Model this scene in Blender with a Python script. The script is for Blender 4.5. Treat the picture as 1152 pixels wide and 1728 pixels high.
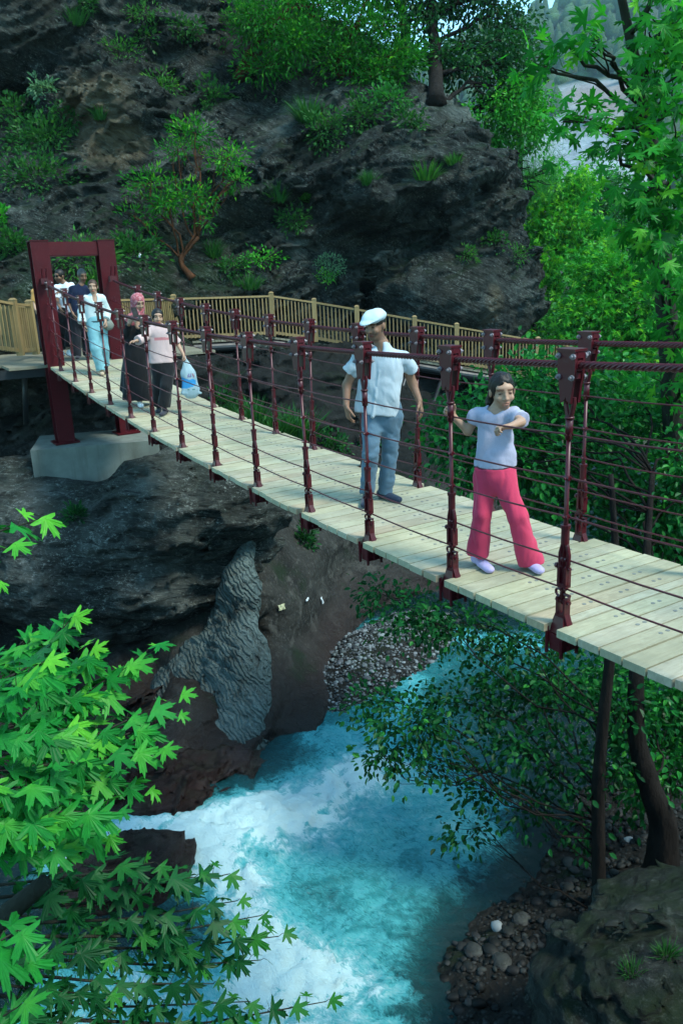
import bpy, math, random
import numpy as np
from mathutils import Matrix, Vector
from mathutils.bvhtree import BVHTree

for o in list(bpy.data.objects):
    bpy.data.objects.remove(o)
SC = bpy.context.scene
COL = SC.collection

# ------------------------------------------------------------------ camera
FPX, PITCH, ROLL = 1360.944, 0.287033, -0.0434783          # focal length in px of the 1152x1728 photograph
_cp, _sp, _cr, _sr = math.cos(PITCH), math.sin(PITCH), math.cos(ROLL), math.sin(ROLL)
FW = np.array([0, _cp, -_sp]); _u = np.array([0, _sp, _cp]); _r = np.array([1., 0, 0])
RT = _cr * _r + _sr * _u; UP = -_sr * _r + _cr * _u
cam = bpy.data.objects.new('camera', bpy.data.cameras.new('camera')); COL.objects.link(cam)
cam.matrix_world = Matrix([[RT[0], UP[0], -FW[0], 0], [RT[1], UP[1], -FW[1], 0], [RT[2], UP[2], -FW[2], 0], [0, 0, 0, 1]])
cam.data.sensor_fit = 'VERTICAL'; cam.data.sensor_height = 36; cam.data.lens = FPX / 1728 * 36
cam.data.clip_start = 0.05; cam.data.clip_end = 3000
SC.camera = cam

# ------------------------------------------------------------------ light
SUN_EL, SUN_ROT = math.radians(54), math.radians(118)
W = bpy.data.worlds.new('World'); SC.world = W; W.use_nodes = True
_nt = W.node_tree; _sky = _nt.nodes.new('ShaderNodeTexSky'); _sky.sky_type = 'NISHITA'; _sky.sun_disc = False
_sky.sun_elevation = SUN_EL; _sky.sun_rotation = SUN_ROT; _sky.dust_density = 0.6; _sky.air_density = 1.0
_tint = _nt.nodes.new('ShaderNodeMix'); _tint.data_type = 'RGBA'; _tint.blend_type = 'MULTIPLY'; _tint.inputs[0].default_value = 1; _tint.inputs[7].default_value = (.67, 1.04, .98, 1)   # teal grade multiplied onto the sky colour
_nt.links.new(_sky.outputs[0], _tint.inputs[6]); _nt.links.new(_tint.outputs[2], _nt.nodes['Background'].inputs[0]); _nt.nodes['Background'].inputs[1].default_value = 0.125
sun = bpy.data.objects.new('sun', bpy.data.lights.new('sun', 'SUN')); COL.objects.link(sun)
sun.data.energy = 1.3; sun.data.angle = math.radians(14); sun.data.color = (1.0, 0.99, 0.88)
_d = Vector((math.sin(SUN_ROT) * math.cos(SUN_EL), math.cos(SUN_ROT) * math.cos(SUN_EL), math.sin(SUN_EL)))
sun.rotation_euler = _d.to_track_quat('Z', 'Y').to_euler()
SC.view_settings.view_transform = 'Standard'; SC.view_settings.look = 'None'
SC.view_settings.exposure = 2.0; SC.view_settings.gamma = 1.0; SC.view_settings.use_curve_mapping = False
SC.render.engine = 'CYCLES'; SC.cycles.use_denoising = True
SC.cycles.max_bounces = 5; SC.cycles.transparent_max_bounces = 6; SC.cycles.volume_bounces = 0
SC.cycles.sample_clamp_indirect = 6

RNG = np.random.default_rng(11)
random.seed(5)
WATER_Z = -7.0

# ------------------------------------------------------------------ where things stand (photo px -> point)
def ray(x, y):
    return FW + RT * (x - 576) / FPX - UP * (y - 864) / FPX
def at(x, y, Y):
    d = ray(x, y); return d * (Y / d[1])
def atz(x, y, z):
    d = ray(x, y); return d * (z / d[2])

# ------------------------------------------------------------------ object helpers
def tag(o, label=None, cat=None, group=None, kind=None):
    if label: o['label'] = label
    if cat: o['category'] = cat
    if group: o['group'] = group
    if kind: o['kind'] = kind
    return o
def empty(name, loc=(0, 0, 0), rz=0, parent=None):
    o = bpy.data.objects.new(name, None); COL.objects.link(o)
    o.location = loc; o.rotation_euler = (0, 0, rz); o.empty_display_size = .1
    if parent: o.parent = parent
    return o
def link_mesh(name, me, m=None, parent=None):
    o = bpy.data.objects.new(name, me); COL.objects.link(o)
    if m is not None: me.materials.append(m)
    if parent: o.parent = parent
    return o
def np_mesh(name, V, F, smooth=True, attrs=None):
    """V (n,3); F an (m,k) index array or a list of such arrays"""
    me = bpy.data.meshes.new(name)
    Fs = F if isinstance(F, list) else [F]
    Fs = [np.asarray(f, np.int32) for f in Fs if len(f)]
    me.vertices.add(len(V)); me.vertices.foreach_set('co', np.asarray(V, np.float32).ravel())
    nl = sum(f.size for f in Fs); npoly = sum(len(f) for f in Fs)
    me.loops.add(nl); me.polygons.add(npoly)
    me.loops.foreach_set('vertex_index', np.concatenate([f.ravel() for f in Fs]))
    tot = np.concatenate([np.full(len(f), f.shape[1], np.int32) for f in Fs])
    st = np.concatenate([[0], np.cumsum(tot)[:-1]]).astype(np.int32)
    me.polygons.foreach_set('loop_start', st)
    me.polygons.foreach_set('use_smooth', np.full(npoly, smooth))
    me.update(calc_edges=True)
    for k, a in (attrs or {}).items():
        a = np.asarray(a, np.float32)
        if a.ndim == 1:
            me.attributes.new(k, 'FLOAT', 'POINT').data.foreach_set('value', a)
        else:
            me.attributes.new(k, 'FLOAT_COLOR', 'POINT').data.foreach_set('color', np.c_[a[:, :3], np.ones(len(a))].astype(np.float32).ravel())
    me.validate()
    return me

class MB:
    """collects shapes for one mesh"""
    def __init__(s): s.V = []; s.F = {}; s.n = 0; s.c = []
    def add(s, V, faces, c=None):
        V = np.asarray(V, float).reshape(-1, 3)
        for f in faces:
            s.F.setdefault(len(f), []).append([i + s.n for i in f])
        s.V.append(V); s.n += len(V)
        s.c.append(np.tile(np.asarray(c if c is not None else (1, 1, 1), float), (len(V), 1)))
    def box(s, c, size, rot=None, col=None):
        h = np.array(size) / 2
        P = np.array([[x, y, z] for x in (-1, 1) for y in (-1, 1) for z in (-1, 1)]) * h
        if rot is not None: P = P @ np.asarray(rot).T
        s.add(P + np.asarray(c), [(0, 1, 3, 2), (4, 6, 7, 5), (0, 4, 5, 1), (2, 3, 7, 6), (0, 2, 6, 4), (1, 5, 7, 3)], col)
    def hexa(s, P8, col=None):      # 4 bottom pts, 4 top pts
        s.add(P8, [(0, 3, 2, 1), (4, 5, 6, 7), (0, 1, 5, 4), (1, 2, 6, 5), (2, 3, 7, 6), (3, 0, 4, 7)], col)
    def bar(s, a, b, w, h, up=(0, 0, 1), col=None):
        a = np.asarray(a, float); b = np.asarray(b, float); d = b - a; d /= np.linalg.norm(d)
        x = np.cross(d, up); x /= np.linalg.norm(x); u = np.cross(x, d)
        q = [(-1, -1), (1, -1), (1, 1), (-1, 1)]
        s.hexa([a + x * i * w / 2 + u * j * h / 2 for i, j in q] + [b + x * i * w / 2 + u * j * h / 2 for i, j in q], col)
    def tube(s, pts, rad, n=8, cap=True, col=None, lobes=None):
        pts = np.asarray(pts, float); k = len(pts)
        rad = np.full(k, rad, float) if np.isscalar(rad) else np.asarray(rad, float)
        T = np.gradient(pts, axis=0); T /= np.linalg.norm(T, axis=1)[:, None] + 1e-12
        ref = np.array([0, 0, 1.]) if abs(T[0, 2]) < .9 else np.array([1., 0, 0])
        x = np.cross(T[0], ref); x /= np.linalg.norm(x); R = []
        th = np.arange(n) / n * 2 * np.pi
        for i in range(k):
            x = x - T[i] * (x @ T[i]); x /= np.linalg.norm(x); y = np.cross(T[i], x)
            rr = rad[i] * np.ones(n)
            if lobes:
                nl, amp, tw = lobes; rr = rad[i] * (1 - amp + amp * np.abs(np.cos(th * nl / 2 + 0 * th)))
                ph = tw * i
            else: ph = 0
            R.append(pts[i] + (np.cos(th + ph) * rr)[:, None] * x + (np.sin(th + ph) * rr)[:, None] * y)
        V = np.concatenate(R)
        f = []
        for i in range(k - 1):
            for j in range(n):
                a = i * n + j; b = i * n + (j + 1) % n
                f.append((a, b, b + n, a + n))
        if cap: f.append(tuple(range(n))[::-1]); f.append(tuple(range((k - 1) * n, k * n)))
        s.add(V, f, col)
    def cyl(s, a, b, r, n=10, r2=None, col=None):
        s.tube([a, b], [r, r if r2 is None else r2], n, True, col)
    def build(s, name, m=None, parent=None, smooth=False):
        V = np.concatenate(s.V)
        F = [np.array(v) for k, v in sorted(s.F.items())]
        me = np_mesh(name, V, F, smooth, {'Col': np.concatenate(s.c)})
        return link_mesh(name, me, m, parent)

# ------------------------------------------------------------------ noise
_perm = np.random.default_rng(3).permutation(256).astype(np.int32); _perm = np.concatenate([_perm, _perm, _perm])
_g = np.random.default_rng(4).normal(size=(256, 3)).astype(np.float32); _g /= np.linalg.norm(_g, axis=1)[:, None]
def pnoise(P):
    P = np.asarray(P, np.float32); I = np.floor(P).astype(np.int32); f = P - I; I &= 255
    u = f * f * f * (f * (f * 6 - 15) + 10)
    out = 0
    for dx in (0, 1):
        wx = u[:, 0] if dx else 1 - u[:, 0]; a = _perm[I[:, 0] + dx]
        for dy in (0, 1):
            wy = u[:, 1] if dy else 1 - u[:, 1]; b = _perm[a + I[:, 1] + dy]
            for dz in (0, 1):
                wz = u[:, 2] if dz else 1 - u[:, 2]; g = _g[_perm[b + I[:, 2] + dz]]
                out = out + wx * wy * wz * (g[:, 0] * (f[:, 0] - dx) + g[:, 1] * (f[:, 1] - dy) + g[:, 2] * (f[:, 2] - dz))
    return out * 1.5
def fbm(P, o=4, lac=2.03, gain=.5):
    P = np.asarray(P, np.float32); s = 0; a = 1
    for i in range(o):
        s = s + a * pnoise(P + 17.3 * i); P = P * lac; a *= gain
    return s
def ridged(P, o=4, lac=2.1, gain=.5):
    P = np.asarray(P, np.float32); s = 0; a = 1
    for i in range(o):
        s = s + a * (1 - 2 * np.abs(pnoise(P + 9.1 * i))); P = P * lac; a *= gain
    return s
def sstep(a, b, x):
    t = np.clip((x - a) / (b - a), 0, 1); return t * t * (3 - 2 * t)

# ------------------------------------------------------------------ surface nets
def surface_nets(D, org, h):
    """D (nx,ny,nz) signed distance, inside < 0 -> vertices, quads"""
    ins = D < 0
    c = np.zeros(np.array(D.shape) - 1, np.int8); offs = [(i, j, k) for i in (0, 1) for j in (0, 1) for k in (0, 1)]
    nx, ny, nz = c.shape
    for i, j, k in offs: c += ins[i:i + nx, j:j + ny, k:k + nz]
    I = np.argwhere((c > 0) & (c < 8)); vid = np.full(c.shape, -1, np.int32); vid[tuple(I.T)] = np.arange(len(I))
    val = {o: D[I[:, 0] + o[0], I[:, 1] + o[1], I[:, 2] + o[2]] for o in offs}
    S = np.zeros((len(I), 3)); n = np.zeros(len(I))
    for a in offs:
        for ax in range(3):
            if a[ax] == 0:
                b = list(a); b[ax] = 1; b = tuple(b)
                va, vb = val[a], val[b]; m = (va < 0) != (vb < 0)
                t = np.where(m, va / np.where(m, va - vb, 1), 0)
                p = np.zeros((len(I), 3)) + np.array(a); p[:, ax] += t
                S += p * m[:, None]; n += m
    V = (I + S / n[:, None]) * h + np.asarray(org)
    Q = []
    for ax in range(3):
        sl0 = [slice(None)] * 3; sl1 = [slice(None)] * 3; sl0[ax] = slice(0, -1); sl1[ax] = slice(1, None)
        A = ins[tuple(sl0)]; B = ins[tuple(sl1)]
        E = np.argwhere(A != B); b1, b2 = [(1, 2), (2, 0), (0, 1)][ax]
        ok = (E[:, b1] > 0) & (E[:, b2] > 0) & (E[:, b1] < D.shape[b1] - 1) & (E[:, b2] < D.shape[b2] - 1); E = E[ok]
        fl = A[tuple(E.T)]
        def cell(d1, d2):
            q = E.copy(); q[:, b1] -= d1; q[:, b2] -= d2; return vid[tuple(q.T)]
        q = np.stack([cell(1, 1), cell(0, 1), cell(0, 0), cell(1, 0)], 1)
        q[~fl] = q[~fl][:, ::-1]
        Q.append(q)
    return V, np.concatenate(Q)
def grid(lo, hi, h):
    ax = [np.arange(a, b + h, h) for a, b in zip(lo, hi)]
    return np.meshgrid(*ax, indexing='ij')
def smin(a, b, k):
    t = np.clip(.5 + .5 * (b - a) / k, 0, 1); return b * (1 - t) + a * t - k * t * (1 - t)
def smax(a, b, k): return -smin(-a, -b, k)

class TPS:
    """smooth surface through scattered values"""
    def __init__(s, X, v, reg=.02):
        X = np.asarray(X, float); n = len(X); s.X = X
        K = s.k(X, X) + np.eye(n) * reg; P = np.c_[np.ones(n), X]
        A = np.block([[K, P], [P.T, np.zeros((3, 3))]])
        w = np.linalg.solve(A, np.r_[np.asarray(v, float), 0, 0, 0]); s.w = w[:n]; s.a = w[n:]
    def k(s, A, B):
        return np.sqrt(((A[:, None] - B[None]) ** 2).sum(-1) + .05)
    def __call__(s, x, y):
        sh = np.shape(x); Q = np.c_[np.ravel(x), np.ravel(y)]; out = np.empty(len(Q))
        for i in range(0, len(Q), 20000):
            q = Q[i:i + 20000]; out[i:i + 20000] = s.k(q, s.X) @ s.w + s.a[0] + q @ s.a[1:]
        return out.reshape(sh)

# ------------------------------------------------------------------ materials
class NT:
    def __init__(s, name):
        s.m = bpy.data.materials.new(name); s.m.use_nodes = True; s.t = s.m.node_tree; s.b = s.t.nodes['Principled BSDF']
        s.out = s.t.nodes['Material Output']; s._co = None
    def n(s, typ, ins=None, **kw):
        x = s.t.nodes.new('ShaderNode' + typ)
        for k, v in kw.items(): setattr(x, k, v)
        for k, v in (ins or {}).items(): s.set(x, k, v)
        return x
    def set(s, x, k, v):
        sock = x.inputs[k]
        if isinstance(v, bpy.types.NodeSocket): s.t.links.new(v, sock)
        elif isinstance(v, bpy.types.Node): s.t.links.new(v.outputs[0], sock)
        else:
            if hasattr(v, '__len__') and len(v) == 3 and len(sock.default_value) == 4: v = (*v, 1)
            sock.default_value = v
    def co(s, scale=(1, 1, 1), rot=(0, 0, 0), kind='Object'):
        tc = s.n('TexCoord')
        v = tc.outputs[kind]
        if any(rot): v = s.n('Mapping', {'Vector': v, 'Rotation': rot}).outputs[0]       # turn first, then stretch
        return s.n('Mapping', {'Vector': v, 'Scale': scale}).outputs[0]
    def noise(s, v, scale, detail=5, rough=.55, dist=0):
        return s.n('TexNoise', {'Vector': v, 'Scale': scale, 'Detail': detail, 'Roughness': rough, 'Distortion': dist}).outputs['Fac']
    def vor(s, v, scale, feature='F1', out='Distance', rnd=1):
        return s.n('TexVoronoi', {'Vector': v, 'Scale': scale, 'Randomness': rnd}, feature=feature).outputs[out]
    def ramp(s, fac, stops):
        x = s.n('ValToRGB', {'Fac': fac}); e = x.color_ramp.elements
        while len(e) < len(stops): e.new(.5)
        for a, (p, c) in zip(e, stops):
            a.position = p; a.color = (*c, 1) if hasattr(c, '__len__') else (c, c, c, 1)
        return x.outputs[0]
    def mix(s, fac, a, b, mode='MIX'):
        x = s.n('Mix', data_type='RGBA', blend_type=mode)
        s.set(x, 0, fac); s.set(x, 6, a); s.set(x, 7, b); return x.outputs[2]
    def math(s, op, a, b=0., clamp=False):
        x = s.n('Math', {0: a, 1: b}, operation=op); x.use_clamp = clamp; return x.outputs[0]
    def attr(s, name, out='Color'):
        return s.n('Attribute', attribute_name=name).outputs[out]
    def bump(s, h, strength=.5, dist=.05, prev=None):
        x = s.n('Bump', {'Height': h, 'Strength': strength, 'Distance': dist})
        if prev is not None: s.set(x, 'Normal', prev)
        return x.outputs[0]
    def p(s, **kw):
        for k, v in kw.items(): s.set(s.b, k.replace('_', ' '), v)
        return s.m

def paint_mat(name, col, rough=.35, var=.25, spec=.4):
    t = NT(name); co = t.co()
    n = t.noise(co, 6, 4); d = tuple(c * (1 - var) for c in col)
    dust = t.noise(co, 40, 3)
    c = t.mix(t.ramp(n, [(.3, 0), (.7, 1)]), col, d)
    c = t.mix(t.math('MULTIPLY', t.ramp(dust, [(.55, 0), (.75, 1)]), .25), c, tuple(.6 * x + .05 for x in col))
    return t.p(Base_Color=c, Specular_IOR_Level=spec, Roughness=t.ramp(n, [(.2, rough - .08), (.8, rough + .15)]), Normal=t.bump(dust, .08, .004))
M = {}
M['maroon'] = paint_mat('maroon_paint', (.068, .0042, .0085), .33)
M['maroon_dark'] = paint_mat('maroon_paint_portal', (.060, .0026, .006), .42, spec=.18)
M['steel_black'] = paint_mat('black_steel', (.012, .014, .016), .4)
M['bolt'] = paint_mat('bolt_steel', (.20, .16, .17), .3)
def wood_mat(name, a, b, stripe=(1, 1, 1), worn=.0):
    t = NT(name); col = t.attr('Col')
    co = t.co(stripe)
    g = t.noise(co, 7, 6, .65, .4); blot = t.noise(t.co(), 1.7, 3)
    c = t.mix(t.ramp(g, [(.3, 0), (.72, 1)]), a, b)
    c = t.mix(t.ramp(blot, [(.35, 0), (.75, .35)]), c, tuple(x * .6 for x in b))
    c = t.mix(1, c, col, 'MULTIPLY')
    return t.p(Base_Color=c, Roughness=.62, Normal=t.bump(g, .25, .006))
M['fence_wood'] = wood_mat('fence_wood', (.27, .185, .075), (.19, .12, .042), (6, 6, .5))
M['walk_wood'] = wood_mat('walkway_wood', (.22, .20, .14), (.15, .13, .085))
def rock_mat(name, dark, mid, light, moss=(.012, .03, .008), moss_amt=.5, speck=.5, scale=1., strata=(0, 0, 0), soil=None, bumpd=.12, zones=False):
    t = NT(name); co = t.co((scale, scale, scale), strata)
    st = t.co((.45 * scale, .45 * scale, 2.6 * scale), strata)
    n1 = t.noise(co, .55, 6, .6); n2 = t.noise(st, 1.6, 10, .72, .6); n3 = t.noise(co, 7, 8, .75)
    c = t.mix(t.ramp(n2, [(.32, 0), (.62, 1)]), dark, mid)
    c = t.mix(t.ramp(n1, [(.5, 0), (.68, .75)]), c, light)
    if soil: c = t.mix(t.ramp(t.noise(co, .8, 5, .6), [(.46, 0), (.6, .85)]), c, soil)
    if zones:
        c = t.mix(t.attr('ochre', 'Fac'), c, t.mix(n3, (.050, .042, .026), (.125, .105, .068)))
        c = t.mix(t.math('MULTIPLY', t.attr('slope', 'Fac'), .85), c, t.mix(t.ramp(t.noise(co, 1.3, 6, .65), [(.42, 0), (.58, 1)]), (.026, .024, .019), (.012, .028, .010)))
    sp = t.noise(t.co((scale, scale, 1.5 * scale), strata), 13, 9, .85, .3); spm = t.noise(co, 1.7, 4)
    lich = t.math('MULTIPLY', t.ramp(sp, [(.535, 0), (.60, 1)]), t.ramp(spm, [(.40, .15 * speck), (.62, speck)]))
    c = t.mix(lich, c, tuple(min(1, .03 + 1.9 * x) for x in light))
    nz = t.n('SeparateXYZ', {0: t.n('NewGeometry').outputs['Normal']}).outputs[2]
    mm = t.math('MULTIPLY', t.ramp(nz, [(.45, 0), (.85, 1)]), t.ramp(t.noise(co, 1.6, 6, .65), [(.40, 0), (.6, moss_amt)]))
    c = t.mix(mm, c, moss)
    seam = t.ramp(t.noise(st, 4.5, 6, .65, .8), [(.34, 0.85), (.45, 0)])
    c = t.mix(seam, c, tuple(x * .3 for x in dark))   # dark seams
    c = t.mix(t.math('MULTIPLY', t.ramp(t.noise(st, 11, 6, .7, .5), [(.56, 0), (.72, .8)]), t.ramp(n1, [(.4, .2), (.6, 1)])), c, tuple(1.7 * x for x in light))   # pale broken edges
    h = t.math('ADD', t.math('MULTIPLY', n2, 1.0), t.math('MULTIPLY', n3, .45))
    h2 = t.math('ADD', h, t.math('MULTIPLY', t.vor(co, 5, out='Distance'), .35))
    return t.p(Base_Color=c, Roughness=.72, Normal=t.bump(h2, .9, bumpd), Specular_IOR_Level=.10)
# ------------------------------------------------------------------ the rocks: depth (m ahead of the viewer) read at points of the face
def face(points, reg=.02):
    P = np.array([at(x, y, Y) for x, y, Y in points])
    return TPS(P[:, [0, 2]], P[:, 1], reg)
def rot_x(P, a, b):
    """strata frame: dip a about y, b about x"""
    ca, sa, cb, sb = math.cos(a), math.sin(a), math.cos(b), math.sin(b)
    x = P[:, 0] * ca - P[:, 2] * sa; z = P[:, 0] * sa + P[:, 2] * ca
    y = P[:, 1] * cb - z * sb; z = P[:, 1] * sb + z * cb
    return np.stack([x, y, z], 1)
def ledges(q, P, f, amp, seed=0):
    w = q[:, 2] * f + 1.1 * pnoise(P * f * .22 + seed) + .45 * pnoise(P * f * .8 + seed)
    saw = w - np.floor(w); k = np.clip(.35 + 1.3 * pnoise(P * f * .3 + 31 + seed), 0, 1.2)
    return amp * k * (saw ** .8 - .45 - .9 * sstep(.86, 1., saw))
def rock_noise(P, big=.45, med=.36, ledge=.40, fine=.15, dip=-.45, s=1.):
    q = rot_x(P, dip, .25); P = P * s; q = q * s
    wq = q + .35 * np.stack([pnoise(P * .9), pnoise(P * .9 + 50), pnoise(P * .9 + 90)], 1)
    d = big * fbm(P * .28 + 5, 3) + med * (ridged(wq * np.array([.26, .26, 1.35]) + 2, 4, gain=.5) - .6)
    d = d + ledges(q, P, 1.25, ledge) + ledges(q, P, 3.6, ledge * .42, 7)
    d = d - .5 * fine * np.clip(.30 - np.abs(pnoise(wq * np.array([1.1, 1.1, .6]) + 77)) * 2.2, 0, 1) * 3     # cracks
    return d + fine * (ridged(wq * np.array([1.1, 1.1, 4.4]), 3, gain=.6) - .5)
def ell(g, c, r):
    n = np.sqrt(sum(((a - b) / q_) ** 2 for a, b, q_ in zip(g, c, r))); return (n - 1) * min(r)
def main_piece(V, Q):
    """drop loose crumbs"""
    L_ = np.arange(len(V)); E_ = np.concatenate([Q[:, [0, 1]], Q[:, [1, 2]], Q[:, [2, 3]]])
    while True:
        m = np.minimum(L_[E_[:, 0]], L_[E_[:, 1]]); N_ = L_.copy(); np.minimum.at(N_, L_[E_[:, 0]], m); np.minimum.at(N_, L_[E_[:, 1]], m); N_ = N_[N_]; N_ = N_[N_]
        if (N_ == L_).all(): break
        L_ = N_
    big = np.bincount(L_).argmax(); k = L_ == big; ix = np.cumsum(k) - 1
    return V[k], ix[Q[k[Q[:, 0]]]]
def carve(base, org, h, disp, band=1.3):
    X, Y, Z = base[1:]; D = base[0]
    m = np.abs(D) < band
    D = D.astype(np.float32).copy(); D[m] -= disp(np.stack([X[m], Y[m], Z[m]], 1)).astype(np.float32)
    return main_piece(*surface_nets(D, org, h))

# --- the cliff behind the walkway
cl_pts = [(0, 520, 18.6), (0, 440, 20.2), (110, 470, 19.6), (110, 420, 20.4), (200, 450, 20.6), (300, 470, 21.4), (400, 490, 22.2), (500, 520, 22.8),
    (0, 350, 21.6), (150, 350, 22.2), (300, 350, 23), (0, 230, 23.4), (150, 210, 23.2), (240, 240, 23.6), (300, 200, 24.2), (0, 150, 25.4), (120, 150, 25.3), (0, 60, 24.2), (120, 60, 24.6), (250, 100, 25.2),
    (0, -120, 24.6), (300, 40, 26), (300, -150, 27.5), (450, 150, 25.6), (450, 0, 28), (600, 110, 26.2), (600, 0, 29), (740, 120, 27), (740, 0, 30),
    (400, 420, 23.2), (400, 330, 23.0), (500, 300, 23), (500, 400, 23.2), (560, 480, 23.6), (560, 250, 23.3), (460, 230, 24.0), (680, 210, 23.8), (680, 160, 25.0), (600, 350, 22.7),
    (650, 368, 22.3), (640, 405, 24.2), (600, 400, 24.0), (700, 400, 24.0), (610, 500, 24.9), (700, 470, 22.9), (760, 490, 22.8), (820, 350, 22.9), (780, 250, 23.6), (830, 430, 23.2), (870, 450, 23.6), (740, 320, 22.6), (800, 560, 23.4), (650, 540, 24.6), (720, 560, 23.6),
    (350, 600, 21.4), (450, 640, 20.9), (600, 650, 22.6), (700, 700, 22.4), (800, 700, 23.4), (560, 720, 21), (300, 560, 20.6), (850, 600, 23.8)]
_F = face(cl_pts)
_h = .08
lo, hi = np.array([-12.2, 17.2, -5.0]), np.array([8.2, 31.6, 11.4])
_gx, _gy, _gz = grid(lo, hi, _h)
_xs = _gx[:, 0, :]; _zs = _gz[:, 0, :]
front = _F(_xs, _zs)[:, None, :]
# right outline of the headland, measured in the photo at about 24 m
_ed = [at(*p, 24.0) for p in ((640, 60), (715, 120), (775, 165), (800, 205), (812, 260), (850, 320), (862, 375), (893, 450), (897, 500), (880, 560), (868, 620), (860, 760))]
_ez = np.array([p[2] for p in _ed])[::-1]; _ex = np.array([p[0] for p in _ed])[::-1]
edge = np.interp(_gz[0, 0, :], _ez, _ex)[None, None, :]
D = (front - _gy) * .8
D = smax(D, (_gx - edge - .10 * (_gy - 24)) * .95, .9)
D = smax(D, (_gy - 31.0), .5)
D = smax(D, (_gz - (7.3 + .62 * (-_gx) + .08 * (_gy - 26))) * .9, .8)
_G = (_gx, _gy, _gz)
D = smin(D, ell(_G, at(745, 495, 23.9), (2.1, 1.5, 1.15)), .35); D = smin(D, ell(_G, at(820, 500, 24.2), (1.25, 1.4, 1.9)), .3); D = smin(D, ell(_G, at(770, 320, 24), (1.7, 1.5, .9)), .4)
D = smax(D, -ell(_G, at(668, 408, 22.4), (1.35, 1.9, .46)), .10); D = smax(D, -ell(_G, at(612, 500, 23.4), (.42, 1.3, 1.3)), .2); D = smax(D, -ell(_G, at(800, 300, 23.0), (.5, .7, .35)), .2)
D = smax(D, -ell(_G, at(100, 128, 24.2), (3.4, 1.3, .45)), .2); D = smax(D, -ell(_G, at(555, 520, 22.8), (.5, 1.0, .5)), .2); D = smin(D, ell(_G, at(175, 200, 24.2), (1.3, 1.2, .9)), .3)
_bc = at(750, 500, 23.4)
def cliff_disp(P):
    e = np.sqrt(((P[:, 0] - _bc[0]) / 2.3) ** 2 + ((P[:, 1] - _bc[1]) / 2.) ** 2 + ((P[:, 2] - _bc[2]) / 1.25) ** 2); return rock_noise(P) * (.30 + .70 * sstep(.8, 1.35, e)).astype(np.float32)
V, Q = carve((D, _gx, _gy, _gz), lo, _h, cliff_disp, 1.4)
_nv = .5 * fbm(V * .9, 3)
_o = at(165, 175, 23.6); _o2 = at(190, 250, 23.4); ochre = np.clip(1.5 - np.minimum(((V[:, 0] - _o[0]) / .9) ** 2 + ((V[:, 2] - _o[2]) / .75) ** 2, ((V[:, 0] - _o2[0]) / 1.0) ** 2 + ((V[:, 2] - _o2[2]) / .55) ** 2) + 1.5 * _nv, 0, 1)
_o3 = at(815, 520, 23); ochre = np.maximum(ochre, .7 * np.clip(1 - ((V[:, 0] - _o3[0] + .25 * np.sin(V[:, 2] * 2)) / .28) ** 2 - ((V[:, 2] - _o3[2]) / .9) ** 2 + _nv, 0, 1))
slope = np.clip(sstep(-1.4, -3.6, V[:, 0] + .6 * _nv) * sstep(2.3, .2, V[:, 2] + 1.6 * _nv - .18 * (V[:, 0] + 4)) * sstep(-2.0, -1.6, V[:, 2]), 0, 1)
M['cliff'] = rock_mat('cliff_rock', (.004, .0055, .0055), (.023, .029, .027), (.12, .142, .128), soil=(.024, .026, .021), zones=True, moss=(.006, .019, .006), moss_amt=.8, speck=.6, strata=(.2, -.45, 0), bumpd=.30)
cliff = link_mesh('cliff', np_mesh('cliff', V, Q, attrs={'ochre': ochre, 'slope': slope}), M['cliff']); tag(cliff, kind='structure')
CLIFF_BVH = BVHTree.FromPolygons([tuple(v) for v in V], [tuple(f) for f in Q.tolist()])
del D, _gx, _gy, _gz

# --- the river bank below the walkway: soil, recess and wet foot
bk_pts = [(0, 640, 17.2), (60, 700, 16.2), (160, 700, 17), (0, 760, 15.6), (0, 850, 14.6), (0, 950, 13.6), (0, 1100, 13.2), (0, 1250, 11.2), (0, 1400, 9.4), (0, 1500, 8.4),
    (60, 840, 14.4), (150, 840, 14.5), (260, 800, 14.6), (350, 800, 14.8), (430, 830, 15.0), (200, 950, 14.0), (350, 950, 14.0), (200, 1060, 13.6), (290, 1090, 12.9), (120, 1130, 13.3), (250, 1200, 11.7),
    (250, 1300, 10.2), (250, 1375, 9.5), (170, 1450, 8.7), (400, 1290, 10.7), (330, 1310, 10.3), (420, 1100, 12.7), (400, 1200, 11.5), (470, 880, 15.3), (560, 880, 16.5), (600, 950, 16.6), (455, 960, 13.7), (452, 1040, 13.0), (450, 1120, 12.3), (450, 1200, 11.5), (490, 1000, 13.7), (560, 1030, 15.0), (500, 1120, 12.7),
    (580, 1120, 14.0), (470, 1230, 11.5), (550, 1195, 12.1), (610, 1100, 15.9), (590, 1175, 14.2), (620, 1230, 14.0), (520, 850, 17.0), (330, 640, 18.6), (450, 640, 19.4), (450, 700, 18.8), (560, 740, 19.0), (380, 720, 18.0), (650, 700, 20.6), (700, 780, 18.8), (620, 860, 17.7), (640, 1000, 16.4), (720, 900, 18.0), (760, 1000, 17.2), (820, 900, 19.5), (800, 760, 21.5), (250, 640, 18.4)]
_F = face(bk_pts)
_h = .075; lo, hi = np.array([-9.0, 7.2, -8.0]), np.array([5.0, 23.0, -1.75])
_gx, _gy, _gz = grid(lo, hi, _h)
D = (_F(_gx[:, 0, :], _gz[:, 0, :])[:, None, :] - _gy) * .7
D = smax(D, (_gz + 2.1 - .5 * (_gy - 18.5).clip(-9, .6)) * .8, .3)
V, Q = carve((D, _gx, _gy, _gz), lo, _h, lambda P: rock_noise(P, .16, .18, .10, .07) * (1 + .9 * sstep(-4.3, -3.6, P[:, 2])), 1.2)
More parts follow.
